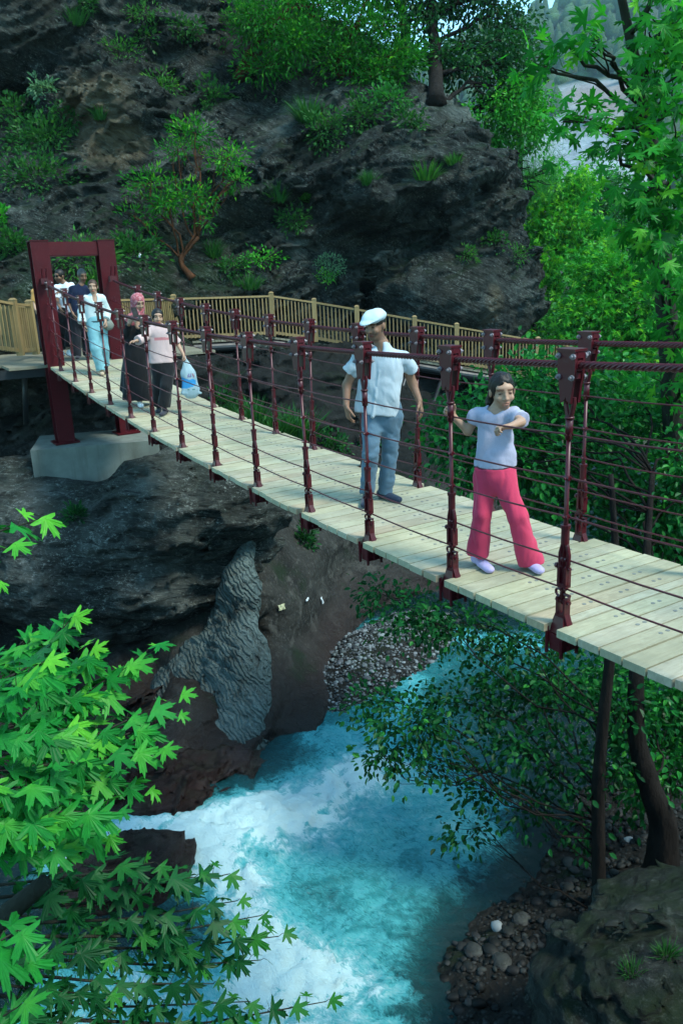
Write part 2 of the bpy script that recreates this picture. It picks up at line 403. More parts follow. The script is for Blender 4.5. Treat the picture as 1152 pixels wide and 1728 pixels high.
wet = sstep(-5.9, -6.8, V[:, 2] + .25 * fbm(V * .8, 3)); dark = np.maximum(sstep(-.6, .6, V[:, 0] + .5 * fbm(V * .6 + 3, 3)) * sstep(-5.2, -4.4, V[:, 2]), .95 * sstep(-4.2, -3.0, V[:, 0] + .5 * fbm(V * .6 + 3, 3)) * sstep(-4.3, -3.7, V[:, 2]))  # dark: deep shade under the walkway, painted into the bank colour
M['bank'] = None
t = NT('bank_soil'); co = t.co(); n1 = t.noise(co, 1.1, 6, .62); n2 = t.noise(co, 9, 6, .7); wt = t.attr('wet', 'Fac')
c = t.mix(t.ramp(n1, [(.35, 0), (.65, 1)]), (.009, .0095, .0085), (.027, .0275, .024))
c = t.mix(t.ramp(t.noise(co, 2.6, 5), [(.56, 0), (.66, .8)]), c, (.06, .06, .053))
c = t.mix(t.ramp(t.noise(co, 15, 9, .85), [(.53, 0), (.62, .8)]), c, (.085, .086, .078))
c = t.mix(t.math('MULTIPLY', t.attr('dark', 'Fac'), .9), c, t.mix(n2, (.0015, .002, .002), (.0075, .0095, .009)))  # near-black tone for the painted shade below the walkway
c = t.mix(t.math('MULTIPLY', wt, .85), c, t.mix(n2, (.009, .006, .0055), (.027, .018, .0155)))
c = t.mix(t.ramp(t.noise(co, .9, 5, .6), [(.58, 0), (.68, .7)]), c, (.006, .017, .005))
rg = t.n('MapRange', {'Value': wt, 'To Min': .8, 'To Max': .3})
M['bank'] = t.p(Base_Color=c, Roughness=rg.outputs[0], Specular_IOR_Level=.15, Normal=t.bump(t.math('ADD', n2, t.math('MULTIPLY', n1, 2.)), .9, .07))
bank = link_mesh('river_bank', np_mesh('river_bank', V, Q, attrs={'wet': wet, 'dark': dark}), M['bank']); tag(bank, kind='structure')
BANK_BVH = BVHTree.FromPolygons([tuple(v) for v in V], [tuple(f) for f in Q.tolist()])
del D, _gx, _gy, _gz

# --- free standing rocks: noisy ellipsoids / hulls
def blob_rock(name, ells, h, disp, mat_, attrs=None, k=.35, cut=None):
    """ells: (centre, radii, 3x3 or yaw)"""
    P0 = np.array([e[0] for e in ells], float); R0 = np.array([np.max(e[1]) for e in ells])
    lo = (P0 - R0[:, None]).min(0) - .5; hi = (P0 + R0[:, None]).max(0) + .5
    X, Y, Z = grid(lo, hi, h); D = None
    for c_, r_, a_ in ells:
        R = np.asarray(a_) if np.ndim(a_) == 2 else np.array([[math.cos(a_), math.sin(a_), 0], [-math.sin(a_), math.cos(a_), 0], [0, 0, 1]])
        p = [sum(R[i, j] * (g - c_[j]) for j, g in enumerate((X, Y, Z))) / r_[i] for i in range(3)]
        n = np.sqrt(p[0] ** 2 + p[1] ** 2 + p[2] ** 2); d = (n - 1) * min(r_) * 1.1
        D = d if D is None else smin(D, d, k)
    if cut: D = cut(D, X, Y, Z)
    V, Q = carve((D, X, Y, Z), lo, h, disp, 1.0)
    o = link_mesh(name, np_mesh(name, V, Q, attrs=attrs(V) if attrs else None), mat_)
    return o, V, Q

M['boulder'] = rock_mat('boulder_rock', (.006, .007, .0065), (.040, .046, .041), (.13, .146, .132), moss=(.010, .017, .007), moss_amt=.4, speck=.95, strata=(.1, -.15, 0), bumpd=.2)
bo, bV, bQ = blob_rock('boulder', [(at(215, 930, 14.2), (2.75, 1.9, 1.38), .12), (at(330, 850, 13.9), (1.75, 1.5, .95), .2), (at(60, 900, 14.8), (2.2, 1.9, 1.35), 0), (at(400, 850, 13.5), (.75, .9, .55), 0)], .065,
    lambda P: rock_noise(P, .14, .13, .13, .06, dip=-.12, s=1.25), M['boulder'])
tag(bo, 'huge dark overhanging boulder with pale lichen specks below the concrete footing', 'boulder')
BOULDER_BVH = BVHTree.FromPolygons([tuple(v) for v in bV], [tuple(f) for f in bQ.tolist()])

# grey outcrop with wavy strata running down to the water
t = NT('outcrop_rock'); co = t.co()
n1 = t.noise(co, 1.4, 6, .6); n2 = t.noise(co, 11, 6, .7); ly = t.attr('layer', 'Fac')
c = t.mix(t.ramp(n1, [(.35, 0), (.65, 1)]), (.058, .084, .082), (.12, .163, .157))
wv = t.n('TexWave', {'Vector': t.co((1, 1, 1), (.35, -.95, 0)), 'Scale': 4.2, 'Distortion': 13., 'Detail': 5, 'Detail Scale': .9, 'Detail Roughness': .55}, wave_type='BANDS', bands_direction='Z').outputs['Fac']
wv = t.mix(t.ramp(t.noise(co, 2.1, 5, .65), [(.30, .25), (.58, 1)]), t.noise(t.co((1, 1, 4), (.35, -.95, 0)), 3.2, 8, .72, 1.5), wv)
c = t.mix(t.ramp(wv, [(.02, .5), (.22, 0)]), c, (.028, .038, .038)); c = t.mix(t.ramp(ly, [(.0, .6), (.22, 0)]), c, (.010, .013, .014))
c = t.mix(t.ramp(n2, [(.5, 0), (.75, .6)]), c, (.15, .185, .18)); c = t.mix(t.ramp(t.noise(co, 1.9, 7, .7, .6), [(.50, 0), (.62, .8)]), c, (.026, .028, .024))
M['outcrop'] = t.p(Base_Color=c, Roughness=.6, Specular_IOR_Level=.15, Normal=t.bump(t.math('ADD', t.math('MULTIPLY', n2, .6), t.math('MULTIPLY', wv, 1.3)), 1., .06))
def _tilt(a, b):
    a = np.asarray(a); d = np.asarray(b) - a; L_ = np.linalg.norm(d); z = d / L_
    x = np.cross((0, 1, 0), z); x /= np.linalg.norm(x); y = np.cross(z, x); return np.array([x, y, z]), (a + np.asarray(b)) / 2, L_ / 2
def out_layer(P):
    w = rot_x(P, .95, .5); a = w[:, 2] * 6.5 + 2.6 * pnoise(P * .75) + 1.0 * pnoise(P * 2.0 + 9) + .35 * pnoise(P * 5); return a - np.floor(a)
def out_disp(P):
    q = rot_x(P, .75, .55)
    return .06 * (out_layer(P) ** .55 - .6) * (.3 + .9 * np.clip(pnoise(P * 1.3 + 4) + .5, 0, 1)) + .13 * fbm(P * .9, 3) + .025 * (ridged(q * np.array([1.2, 1.2, 4]), 3) - .5) + .008 * fbm(P * 7, 2)
def cone_sdf(g, a, b, ra, rb, fy):
    a, b = np.asarray(a), np.asarray(b); d = b - a; P = [x - y for x, y in zip(g, a)]; t_ = np.clip(sum(p * q_ for p, q_ in zip(P, d)) / (d @ d), 0, 1)
    w = np.sqrt(((P[0] - t_ * d[0])) ** 2 + ((P[1] - t_ * d[1]) / fy) ** 2 + (P[2] - t_ * d[2]) ** 2); return (w - (ra + (rb - ra) * t_)) * .85
_lo, _hi = np.array([-4.4, 9.3, -8.0]), np.array([-.6, 14.8, -3.3]); _h = .036; _g3 = grid(_lo, _hi, _h)
D = cone_sdf(_g3, at(415, 905, 13.3), at(392, 1335, 11.0), .10, .52, 1.1); D = smin(D, cone_sdf(_g3, at(400, 1000, 13.2), at(312, 1195, 12.1), .15, .52, 1.1), .5); D = smin(D, cone_sdf(_g3, at(425, 1000, 12.9), at(422, 1325, 10.75), .12, .26, 1.2), .3); D = smin(D, cone_sdf(_g3, at(320, 1150, 12.5), at(345, 1290, 11.3), .38, .36, 1.), .5); D = smin(D, cone_sdf(_g3, at(250, 1170, 12.9), at(300, 1230, 11.9), .3, .35, 1.), .5)
oV, oQ = carve((D, *_g3), _lo, _h, out_disp, .7); oc = link_mesh('rock_outcrop', np_mesh('rock_outcrop', oV, oQ, attrs={'layer': out_layer(oV)}), M['outcrop'])
tag(oc, 'pale grey rock outcrop with wavy layers running down to the water', 'rock')
OUT_BVH = BVHTree.FromPolygons([tuple(v) for v in oV], [tuple(f) for f in oQ.tolist()])
M['near_boulder'] = rock_mat('near_boulder_rock', (.008, .009, .009), (.024, .028, .025), (.052, .060, .052), moss=(.010, .020, .006), moss_amt=.7, speck=.6, scale=1.8, bumpd=.08)
# wet brown rock at its foot
M['wet_rock'] = rock_mat('wet_rock', (.009, .005, .005), (.028, .016, .015), (.045, .034, .032), moss_amt=.2, speck=.1, scale=1.6, bumpd=.1)
M['wet_rock'].node_tree.nodes['Principled BSDF'].inputs['Roughness'].default_value = .4
wr, _, _ = blob_rock('wet_rock', [(at(335, 1345, 10.6), (1.2, .7, .50), .5), (at(270, 1365, 9.9), (.6, .6, .5), 0), (at(275, 1260, 11.5), (.8, .7, .7), .2), (at(400, 1310, 10.8), (.6, .5, .35), .4)], .05, lambda P: rock_noise(P, .1, .2, .14, .08, s=2), M['wet_rock'])
tag(wr, 'wet reddish brown rock at the water edge under the grey outcrop', 'rock')
rr, _, _ = blob_rock('river_rock', [(atz(235, 1470, -6.95), (.55, .42, .33), .3), (atz(150, 1500, -7.0), (.5, .4, .3), .1)], .05, lambda P: rock_noise(P, .08, .1, .05, .03, s=2), M['wet_rock'])
tag(rr, 'dark wet rock splitting the white rapids behind the maple leaves', 'rock')

# --- near bank on the right: gravel slope rising from the water
shore = np.array([atz(*p, WATER_Z)[:2] for p in ((790, 1900), (770, 1640), (880, 1520), (930, 1440), (1010, 1350), (1090, 1270), (1200, 1200), (1400, 1120))])
def shore_dist(X, Y):
    """signed distance to the shore line, inland (right) positive"""
    Q = np.c_[X.ravel(), Y.ravel()]; best = np.full(len(Q), 1e9); sg = np.ones(len(Q))
    for a, b in zip(shore[:-1], shore[1:]):
        d = b - a; tt = np.clip(((Q - a) @ d) / (d @ d), 0, 1); e = Q - a - tt[:, None] * d; l = np.hypot(*e.T)
        s_ = np.sign(d[1] * (Q[:, 0] - a[0]) - d[0] * (Q[:, 1] - a[1])); m = l < best; best[m] = l[m]; sg[m] = s_[m]
    return (best * sg).reshape(X.shape)
gx, gy = np.meshgrid(np.arange(-.5, 14, .07), np.arange(-4, 24, .07), indexing='ij')
sd = shore_dist(gx, gy)
P = np.c_[gx.ravel(), gy.ravel(), 0 * gx.ravel()]
near_f = sstep(7.2, 4.0, gy)
gz = -7.0 + np.where(sd > 0, .16 * sd + .20 * np.clip(sd - 1.2, 0, 9) + .85 * np.clip(sd - 3.2, 0, 6) * near_f, sd * .5).clip(-1.5, 7)
gz = gz + .55 * near_f * sstep(.9, 2.4, sd)
gz = gz + (.10 * fbm(P * .8, 4) + .05 * fbm(P * 3.5, 3) + .05 * ridged(P * 1.3, 3)).reshape(gx.shape)
_i = np.arange(gx.size).reshape(gx.shape); q = np.stack([_i[:-1, :-1], _i[1:, :-1], _i[1:, 1:], _i[:-1, 1:]], -1).reshape(-1, 4)
t = NT('shore_soil'); co = t.co(); n1 = t.noise(co, 1.5, 6, .62); n2 = t.noise(co, 14, 6, .7)
c = t.mix(n1, (.007, .0068, .006), (.020, .020, .018)); c = t.mix(t.ramp(t.vor(co, 20), [(.16, .7), (.3, 0)]), c, (.05, .054, .052))
c = t.mix(t.ramp(t.noise(co, .8, 4), [(.55, 0), (.66, .7)]), c, (.007, .020, .004))
M['shore'] = t.p(Base_Color=c, Roughness=.75, Specular_IOR_Level=.1, Normal=t.bump(t.math('ADD', n2, t.vor(co, 12)), .9, .05))
sh = link_mesh('shore', np_mesh('shore', np.c_[gx.ravel(), gy.ravel(), gz.ravel()], q), M['shore']); tag(sh, kind='structure')
SHORE = (gx, gy, gz)
def shore_z(x, y):
    i = int(np.clip((x + .5) / .07, 0, gx.shape[0] - 1)); j = int(np.clip((y + 4) / .07, 0, gx.shape[1] - 1)); return float(gz[i, j])
nb, nbV, nbQ = blob_rock('boulder', [(at(1075, 1735, 4.95), (.72, .85, .62), .4), (at(1160, 1620, 6.0), (.7, .9, .45), .2), (at(1190, 1790, 4.7), (.9, .9, .7), 0)], .04, lambda P: rock_noise(P, .08, .12, .10, .05, dip=-.3, s=2), M['near_boulder'])
NB_BVH = BVHTree.FromPolygons([tuple(v) for v in nbV], [tuple(f) for f in nbQ.tolist()])
tag(nb, 'low mossy boulder on the shore in the bottom right corner', 'boulder')

# near bank on the left, under the plane trees
gx4, gy4 = np.meshgrid(np.arange(-11, .6, .15), np.arange(-5, 4.3, .15), indexing='ij'); P = np.c_[gx4.ravel(), gy4.ravel(), 0 * gx4.ravel()]
gz4 = np.minimum(-7.6 + 1.25 * (4.2 - gy4), -2.2) + (.25 * fbm(P * .6, 4) + .08 * ridged(P * 2, 3)).reshape(gx4.shape) - 2.0 * sstep(-.6, .5, gx4)
_i = np.arange(gx4.size).reshape(gx4.shape); q = np.stack([_i[:-1, :-1], _i[1:, :-1], _i[1:, 1:], _i[:-1, 1:]], -1).reshape(-1, 4)
o = link_mesh('near_bank', np_mesh('near_bank', np.c_[gx4.ravel(), gy4.ravel(), gz4.ravel()], q), M['shore']); tag(o, kind='structure')

# --- gravel bar across the water
gb = np.array([atz(*p, -6.95) for p in ((545, 1165), (600, 1080), (650, 1050), (735, 1050), (760, 1090), (640, 1120))])
c0 = gb.mean(0)[:2] + np.array([-.25, -.25])
gX, gY = np.meshgrid(np.linspace(-1.8, 2.4, 90), np.linspace(-3.0, 3.2, 110), indexing='ij')
a_ = -.62; u_ = (gX * math.cos(a_) + gY * math.sin(a_)) ; v_ = (-gX * math.sin(a_) + gY * math.cos(a_))
hh = .58 * np.exp(-((u_ / .95) ** 2 + (v_ / 2.2) ** 2) ** 1.3) - .17
P = np.c_[gX.ravel() + c0[0], gY.ravel() + c0[1], 0 * gX.ravel()]
hh = hh + (.05 * fbm(P * 2, 3)).reshape(hh.shape)
_i = np.arange(gX.size).reshape(gX.shape); q = np.stack([_i[:-1, :-1], _i[1:, :-1], _i[1:, 1:], _i[:-1, 1:]], -1).reshape(-1, 4)
GB = np.c_[P[:, :2], WATER_Z + hh.ravel()]
gbar = link_mesh('gravel_bar', np_mesh('gravel_bar', GB, q), M['shore']); tag(gbar, kind='structure')

# --- pebbles and stones
def ico(sub=1):
    import bmesh
    bm = bmesh.new(); bmesh.ops.create_icosphere(bm, subdivisions=sub, radius=1); V = np.array([v.co[:] for v in bm.verts]); F = np.array([[v.index for v in f.verts] for f in bm.faces]); bm.free(); return V, F
_iV, _iF = ico(2)
def stones_mesh(name, pos, size, m):
    Vs, Fs, Cs = [], [], []
    for i, (p, s_) in enumerate(zip(pos, size)):
        sc_ = s_ * RNG.uniform(.6, 1.15, 3) * np.array([1, 1, .62]); a = RNG.uniform(0, 6.3)
        V = _iV * (1 + .22 * pnoise(_iV * 1.3 + RNG.uniform(0, 90, 3))[:, None]) * sc_
        R = np.array([[math.cos(a), -math.sin(a), 0], [math.sin(a), math.cos(a), 0], [0, 0, 1]])
        Vs.append(V @ R.T + p); Fs.append(_iF + i * len(_iV)); g = RNG.uniform(.28, 1.12) ** 1.9; Cs.append(np.tile((g, g * RNG.uniform(.95, 1.06), g), (len(_iV), 1)))
    return link_mesh(name, np_mesh(name, np.concatenate(Vs), np.concatenate(Fs), attrs={'Col': np.concatenate(Cs)}), m)
t = NT('pebble_stone'); co = t.co(); n1 = t.noise(co, 9, 5)
M['pebble'] = t.p(Base_Color=t.mix(1, t.mix(n1, (.06, .074, .078), (.20, .225, .235)), t.attr('Col'), 'MULTIPLY'), Roughness=.6, Specular_IOR_Level=.2, Normal=t.bump(t.noise(co, 40, 4), .3, .01))
sel = np.where(GB[:, 2] > WATER_Z - .03)[0]; sel = RNG.choice(sel, 4500)
po = GB[sel] + RNG.normal(0, .025, (4500, 3)) * (1, 1, .2)
o = stones_mesh('gravel', po, RNG.lognormal(-3.75, .45, 4500).clip(.010, .09), M['pebble']); tag(o, kind='stuff')
t2 = NT('shore_pebble')
po, sz = [], []
while len(po) < 2200:
    x, y = RNG.uniform(.6, 6), RNG.uniform(5.4, 12)
    d = float(shore_dist(np.array([[x]]), np.array([[y]]))[0, 0])
    if -.55 < d < 2.4 and RNG.random() < math.exp(-abs(d - .4) / .9):
        po.append((x, y, shore_z(x, y) + .01)); sz.append(float(np.clip(RNG.lognormal(-3.5, .55), .013, .09)))
M['pebble_dark'] = t2.p(Base_Color=t2.mix(1, t2.mix(t2.noise(t2.co(), 9, 5), (.009, .010, .010), (.036, .040, .039)), t2.attr('Col'), 'MULTIPLY'), Roughness=.6, Specular_IOR_Level=.15)
o = stones_mesh('shore_gravel', np.array(po), sz, M['pebble_dark']); tag(o, kind='stuff')
STONE_SPOTS = [(838, 1560, .085, 'white', 'pale bluish stone at the waterline, brightest of the shore stones'), (800, 1600, .13, 'grey', 'large grey cobble farthest out in the dark shallows'), (880, 1540, .11, 'grey', 'flat grey cobble just above the pale bluish stone'), (845, 1625, .12, 'grey', 'dark rounded stone below the pale bluish stone'),
    (930, 1560, .10, 'grey', 'grey cobble halfway between the thin trunk and the water'), (905, 1640, .11, 'grey', 'dark cobble beside the left edge of the mossy boulder'), (985, 1460, .07, 'grey', 'small grey stone right beside the thin trunk on its water side'), (1062, 1420, .075, 'white', 'small pale stone in front of the crooked trunk'), (1090, 1385, .06, 'grey', 'small grey stone at the foot of the driftwood log')]
M['stone_white'] = paint_mat('white_stone', (.17, .20, .21), .6); M['stone_grey'] = rock_mat('grey_stone', (.02, .022, .022), (.045, .048, .047), (.08, .085, .083), moss_amt=.2, speck=.3, scale=4, bumpd=.02); M['stone_brown'] = rock_mat('brown_stone', (.018, .013, .010), (.04, .03, .023), (.06, .047, .036), moss_amt=.2, speck=.2, scale=4, bumpd=.02)
for px, py, s_, kind, lb in STONE_SPOTS:
    p = atz(px, py, -6.85); p[2] = shore_z(p[0], p[1]) + s_ * .12
    V = _iV * (1 + .25 * pnoise(_iV * 1.1 + RNG.uniform(0, 90, 3))[:, None]) * s_ * .8 * RNG.uniform(.75, 1.2, 3) * np.array([1.2, 1, .75])
    o = link_mesh('stone', np_mesh('stone', V, _iF), M['stone_' + kind]); o.location = p; tag(o, lb, 'stone', 'loose stones on the near shore')
o = link_mesh('stone', np_mesh('stone', _iV * (1 + .25 * pnoise(_iV * 1.2)[:, None]) * np.array([.17, .11, .085]), _iF), M['stone_brown']); p = atz(1018, 1520, -6.75); o.location = (p[0], p[1], shore_z(p[0], p[1]) + .05)
tag(o, 'large ochre brown stone at the foot of the thin straight tree trunk', 'stone')

# --- water
x_, y_ = np.arange(-13, 13, .055), np.arange(2.2, 30, .055)
gx2, gy2 = np.meshgrid(x_, y_, indexing='ij'); P2 = np.c_[gx2.ravel(), gy2.ravel()]
def wpt(*p): return atz(*p, WATER_Z)[:2]
def along(pts, w):
    pts = np.array([wpt(*p) for p in pts]); best = np.full(len(P2), 1e9)
    for a, b in zip(pts[:-1], pts[1:]):
        d = b - a; tt = np.clip(((P2 - a) @ d) / (d @ d), 0, 1); e = P2 - a - tt[:, None] * d; best = np.minimum(best, np.hypot(*e.T))
    return np.exp(-(best / w) ** 2)
P3 = np.c_[P2, 0 * P2[:, 0]]
warp = np.c_[fbm(P3 * .7, 3), fbm(P3 * .7 + 40, 3), 0 * P2[:, 0]]
Pw = P3 + .55 * warp
foam = 1.0 * along([(150, 1460), (260, 1410), (380, 1395), (470, 1370)], .50) + .75 * along([(470, 1370), (560, 1330), (640, 1290)], .45) + .8 * along([(330, 1440), (400, 1500), (440, 1580), (520, 1640)], .36) + .62 * along([(440, 1650), (560, 1655), (680, 1690)], .30) + .6 * along([(120, 1700), (300, 1660), (420, 1700), (600, 1800)], .42)
foam = foam + .30 * along([(600, 1300), (760, 1360), (830, 1400)], .7) + .25 * along([(640, 1060), (900, 1090)], .5) + .25 * along([(540, 1240), (650, 1230), (700, 1150)], .35) + .3 * along([(300, 1440), (420, 1440), (560, 1390)], .5) + .22 * along([(560, 1420), (700, 1460), (640, 1560)], .9)
fl = math.radians(-52); ca, sa = math.cos(fl), math.sin(fl)
rotf = lambda Q: np.c_[Q[:, 0] * ca - Q[:, 1] * sa, Q[:, 0] * sa + Q[:, 1] * ca, 0 * Q[:, 0]]
flow = rotf(Pw)
sw2 = Pw + .35 * np.c_[fbm(P3 * 2.1 + 7, 3), fbm(P3 * 2.1 + 70, 3), 0 * P2[:, 0]]
streak = ridged(rotf(sw2) * np.array([3.2, 1.2, 1]), 5, gain=.62) * .6 + .35 * fbm(Pw * 1.8, 4)
fine = fbm(Pw * 4.5, 3)
FO = np.clip(foam * (.34 + .75 * streak) + .16 * (streak - .45) * np.clip(foam + .35, 0, 1) + .14 * fine * np.clip(foam, 0, 1), 0, 1.3)
milky = .9 * along([(640, 1240), (640, 1400), (560, 1560), (540, 1700)], 1.15) + .5 * along([(300, 1420), (700, 1340)], .9) + .45 * along([(560, 1200), (700, 1130), (900, 1100)], .8)
sdw = shore_dist(P2[:, 0], P2[:, 1]); milky = np.clip(milky * (.8 + .35 * fbm(Pw * .9, 3)), 0, 1) * (.12 + .88 * sstep(-.15, -1.05, sdw + .25 * fbm(Pw * 1.3, 3))); FO = FO * (.25 + .75 * sstep(-.2, -1.1, sdw + .3 * fbm(Pw * 1.5, 3)))
calm = sstep(.0, .6, foam)
chop = ridged(rotf(sw2) * np.array([3.0, 1.5, 1]), 4, gain=.6) - .6
H = .05 * fbm(Pw * 1.1, 3) + (.016 + .042 * calm) * chop + .02 * fbm(flow * np.array([6.0, 2.2, 1]), 3) + .10 * along([(200, 1430), (330, 1420), (450, 1400)], .6) - .12 * along([(760, 1560), (880, 1560)], .5)
_i = np.arange(gx2.size).reshape(gx2.shape); q = np.stack([_i[:-1, :-1], _i[1:, :-1], _i[1:, 1:], _i[:-1, 1:]], -1).reshape(-1, 4)
t = NT('river_water'); co = t.co(); fo = t.attr('foam', 'Fac'); mk = t.attr('milky', 'Fac')
fco = t.co((2.3, 1.0, 1), (0, 0, fl)); nn = t.noise(fco, 2.6, 9, .72, 2.4); n2 = t.noise(co, 26, 5, .7); n4 = t.noise(fco, 7, 8, .74, 1.8)
rdg = t.math('SUBTRACT', 1., t.math('MULTIPLY', t.math('ABSOLUTE', t.math('SUBTRACT', nn, .5)), 7.), True)
base = t.mix(t.ramp(mk, [(.0, 0), (.75, 1)]), (.002, .014, .016), (.012, .155, .172))
base = t.mix(t.math('MULTIPLY', t.ramp(n4, [(.42, 0), (.66, .75)]), mk), base, (.07, .36, .38))
ff = t.math('ADD', fo, t.math('ADD', t.math('MULTIPLY', t.math('SUBTRACT', n4, .5), 1.15), t.math('MULTIPLY', rdg, .30))); ff = t.math('MULTIPLY', ff, t.ramp(fo, [(.02, 0), (.25, 1)]))
c = t.mix(t.ramp(ff, [(.10, 0), (.55, 1)]), base, (.055, .33, .36)); c = t.mix(t.ramp(ff, [(.55, 0), (.86, .40), (1.3, 1)]), c, (.42, .60, .62))
M['water'] = t.p(Base_Color=c, Roughness=t.ramp(ff, [(.1, .10), (.7, .5)]), IOR=1.33, Normal=t.bump(t.math('ADD', nn, t.math('ADD', t.math('MULTIPLY', n2, .3), t.math('MULTIPLY', n4, .6))), (.75), .06))
water = link_mesh('river_water', np_mesh('river_water', np.c_[P2, WATER_Z + H], q, attrs={'foam': FO, 'milky': milky}), M['water']); tag(water, kind='structure')

# --- ground: one sheet under everything, out to the hills
g = np.linspace(-1, 1, 61); g = np.sign(g) * np.abs(g) ** 2.2 * 1100
GX, GY = np.meshgrid(g, g + 350, indexing='ij'); dd = np.hypot(GX, GY)
GZ = -8.4 + 0 * dd
_i = np.arange(GX.size).reshape(GX.shape); q = np.stack([_i[:-1, :-1], _i[1:, :-1], _i[1:, 1:], _i[:-1, 1:]], -1).reshape(-1, 4)
t = NT('valley_ground'); co = t.co(); M['ground'] = t.p(Base_Color=t.mix(t.noise(co, .6, 6), (.02, .03, .012), (.05, .045, .03)), Roughness=.9)
gr = link_mesh('ground', np_mesh('ground', np.c_[GX.ravel(), GY.ravel(), GZ.ravel()], q), M['ground']); tag(gr, kind='structure')
# ------------------------------------------------------------------ the suspension bridge
BX, BY, BYAW, BL, BW = 1.201987, 4.143461, -0.5315497, 0.9859356, 1.2
BD = np.array([math.sin(BYAW), math.cos(BYAW)]); BN = np.array([BD[1], -BD[0]])
def deckz(s):
    tt = np.asarray(s, float) / 11; return -1.92584 - .218769 * tt + .65337 * tt ** 2 - .035128 * tt ** 3
def cabz(s):
    tt = np.asarray(s, float) / 11; return -.493427 - .443105 * tt + .744705 * tt ** 2 + .0727343 * tt ** 3
def bp(s, off, z):
    return np.array([BX + s * BL * BD[0] + off * BN[0], BY + s * BL * BD[1] + off * BN[1], z])
BROT = math.atan2(BD[1], BD[0])                     # bridge x axis runs toward the far bank
S0, S1 = -4.5, 12.75
bridge = empty('suspension_bridge', bp(6, .6, deckz(6)))
tag(bridge, 'maroon suspension footbridge with pale plank deck sagging across the gorge', 'bridge')
BINV = Matrix.Translation(-bridge.location)
def bpart(o): o.matrix_parent_inverse = BINV; return o
# deck
t = NT('deck_wood'); col = t.attr('Col'); co = t.co((1, 1, 1), (0, 0, -BROT)); g_ = t.noise(t.co((5.5, .8, 3), (0, 0, -BROT)), 9, 6, .65, .5)
c = t.mix(t.ramp(g_, [(.38, 0), (.66, 1)]), (.43, .40, .285), (.31, .28, .19)); c = t.mix(t.ramp(t.noise(co, 2.3, 5, .6), [(.45, 0), (.70, .75)]), c, (.27, .255, .175)); c = t.mix(t.ramp(t.noise(co, 9, 6, .7), [(.58, 0), (.72, .45)]), c, (.17, .155, .11))
c = t.mix(1, c, col, 'MULTIPLY')
M['deck'] = t.p(Base_Color=c, Roughness=.6, Normal=t.bump(g_, .35, .006))
M['deck_bolt'] = paint_mat('deck_bolt_steel', (.18, .185, .165), .5)
dk = MB(); bolts = MB(); n_pl = 6
HGAP = .042 / BL
segs = []
for bay in range(int(S0) - 1, int(S1) + 1):
    e = np.linspace(bay + HGAP, bay + 1 - HGAP, n_pl + 1); segs += [(e[i], e[i + 1], False) for i in range(n_pl)] + [(bay + 1 - HGAP, bay + 1 + HGAP, True)]
for k, (a, b, infill) in enumerate(segs):
    if a < S0 or b > S1 + .1: continue
    gap = .013 / BL; a += gap / 2; b -= gap / 2
    l_, r_ = (-.085 + RNG.normal(0, .004), 1.29 + RNG.normal(0, .004))
    if infill: l_, r_ = .05, 1.15
    za, zb = deckz(a), deckz(b); dz = RNG.normal(0, .002); th = .045
    P8 = [bp(s, o, z - t_ + dz) for t_ in (th, 0) for s, o, z in ((a, l_, za), (a, r_, za), (b, r_, zb), (b, l_, zb))]
    v = RNG.uniform(.84, 1.04); cc = np.array([v, v * RNG.uniform(.975, 1.02), v * RNG.uniform(.90, 1.0)])
    dk.hexa(P8, cc)
    if k % 7 == 0: dk.c[-1][[0, 3, 4, 7]] *= (1, .86, .82)
    sm = (a + b) / 2
    if not infill:
        for o in (.335, .65, .95):
            for e in (-.028, .028):
                z = deckz(sm) + dz; bolts.cyl(bp(sm, o + e, z - .002), bp(sm, o + e, z + .002), .0125, 10)
deck = bpart(dk.build('deck', M['deck'], bridge)); bo_ = bolts.build('bolts', M['deck_bolt'], deck); bo_['kind'] = 'stuff'
for o in (.12, .335, .65, .95, 1.1):
    be = MB()
    s_ = np.linspace(S0, S1, 40); P = np.array([bp(s, o, deckz(s) - .085) for s in s_])
    for p0, p1 in zip(P[:-1], P[1:]): be.bar(p0, p1, .06, .075)
    bpart(be.build('stringer', M['steel_black'], bridge))
# main cables and side ropes
def lobed(p0, rr, nl=6, per=4, step=.02, twist=.75):
    pass
SA = np.arange(S0, S1 + .001, .022)
cable = None
for off in (0., BW):
    mb = MB(); P = np.array([bp(s, off, cabz(s)) for s in SA]); n = 24; th = np.arange(n) / n * 2 * np.pi
    T = np.gradient(P, axis=0); T /= np.linalg.norm(T, axis=1)[:, None]; X = np.cross(T, (0, 0, 1)); X /= np.linalg.norm(X, axis=1)[:, None]; Yv = np.cross(X, T)
    rr = .0135 + .0075 * np.abs(np.sin(3 * th)); ph = np.arange(len(P)) * .022 * BL / .20 * 2 * np.pi
    A = th[None] + ph[:, None]
    V = P[:, None] + (np.cos(A) * rr)[..., None] * X[:, None] + (np.sin(A) * rr)[..., None] * Yv[:, None]
    i, j = np.meshgrid(np.arange(len(P) - 1), np.arange(n), indexing='ij'); a = i * n + j; b = i * n + (j + 1) % n
    me = np_mesh('main_cable', V.reshape(-1, 3), np.stack([a, b, b + n, a + n], -1).reshape(-1, 4))
    bpart(link_mesh('main_cable', me, M['maroon'], bridge))
FR = (.253, .417, .567, .737, .856)
for off in (0., BW):
    for f_ in FR:
        s_ = np.arange(S0, S1 + .01, .25)
        P = np.array([bp(s, off + (.012 if off == 0 else -.012), cabz(s) + (deckz(s) - cabz(s)) * f_ - .008 * abs(math.sin(math.pi * s))) for s in s_])
        mb = MB(); mb.tube(P, .0055, 6); bpart(mb.build('side_rope', M['maroon'], bridge, True))
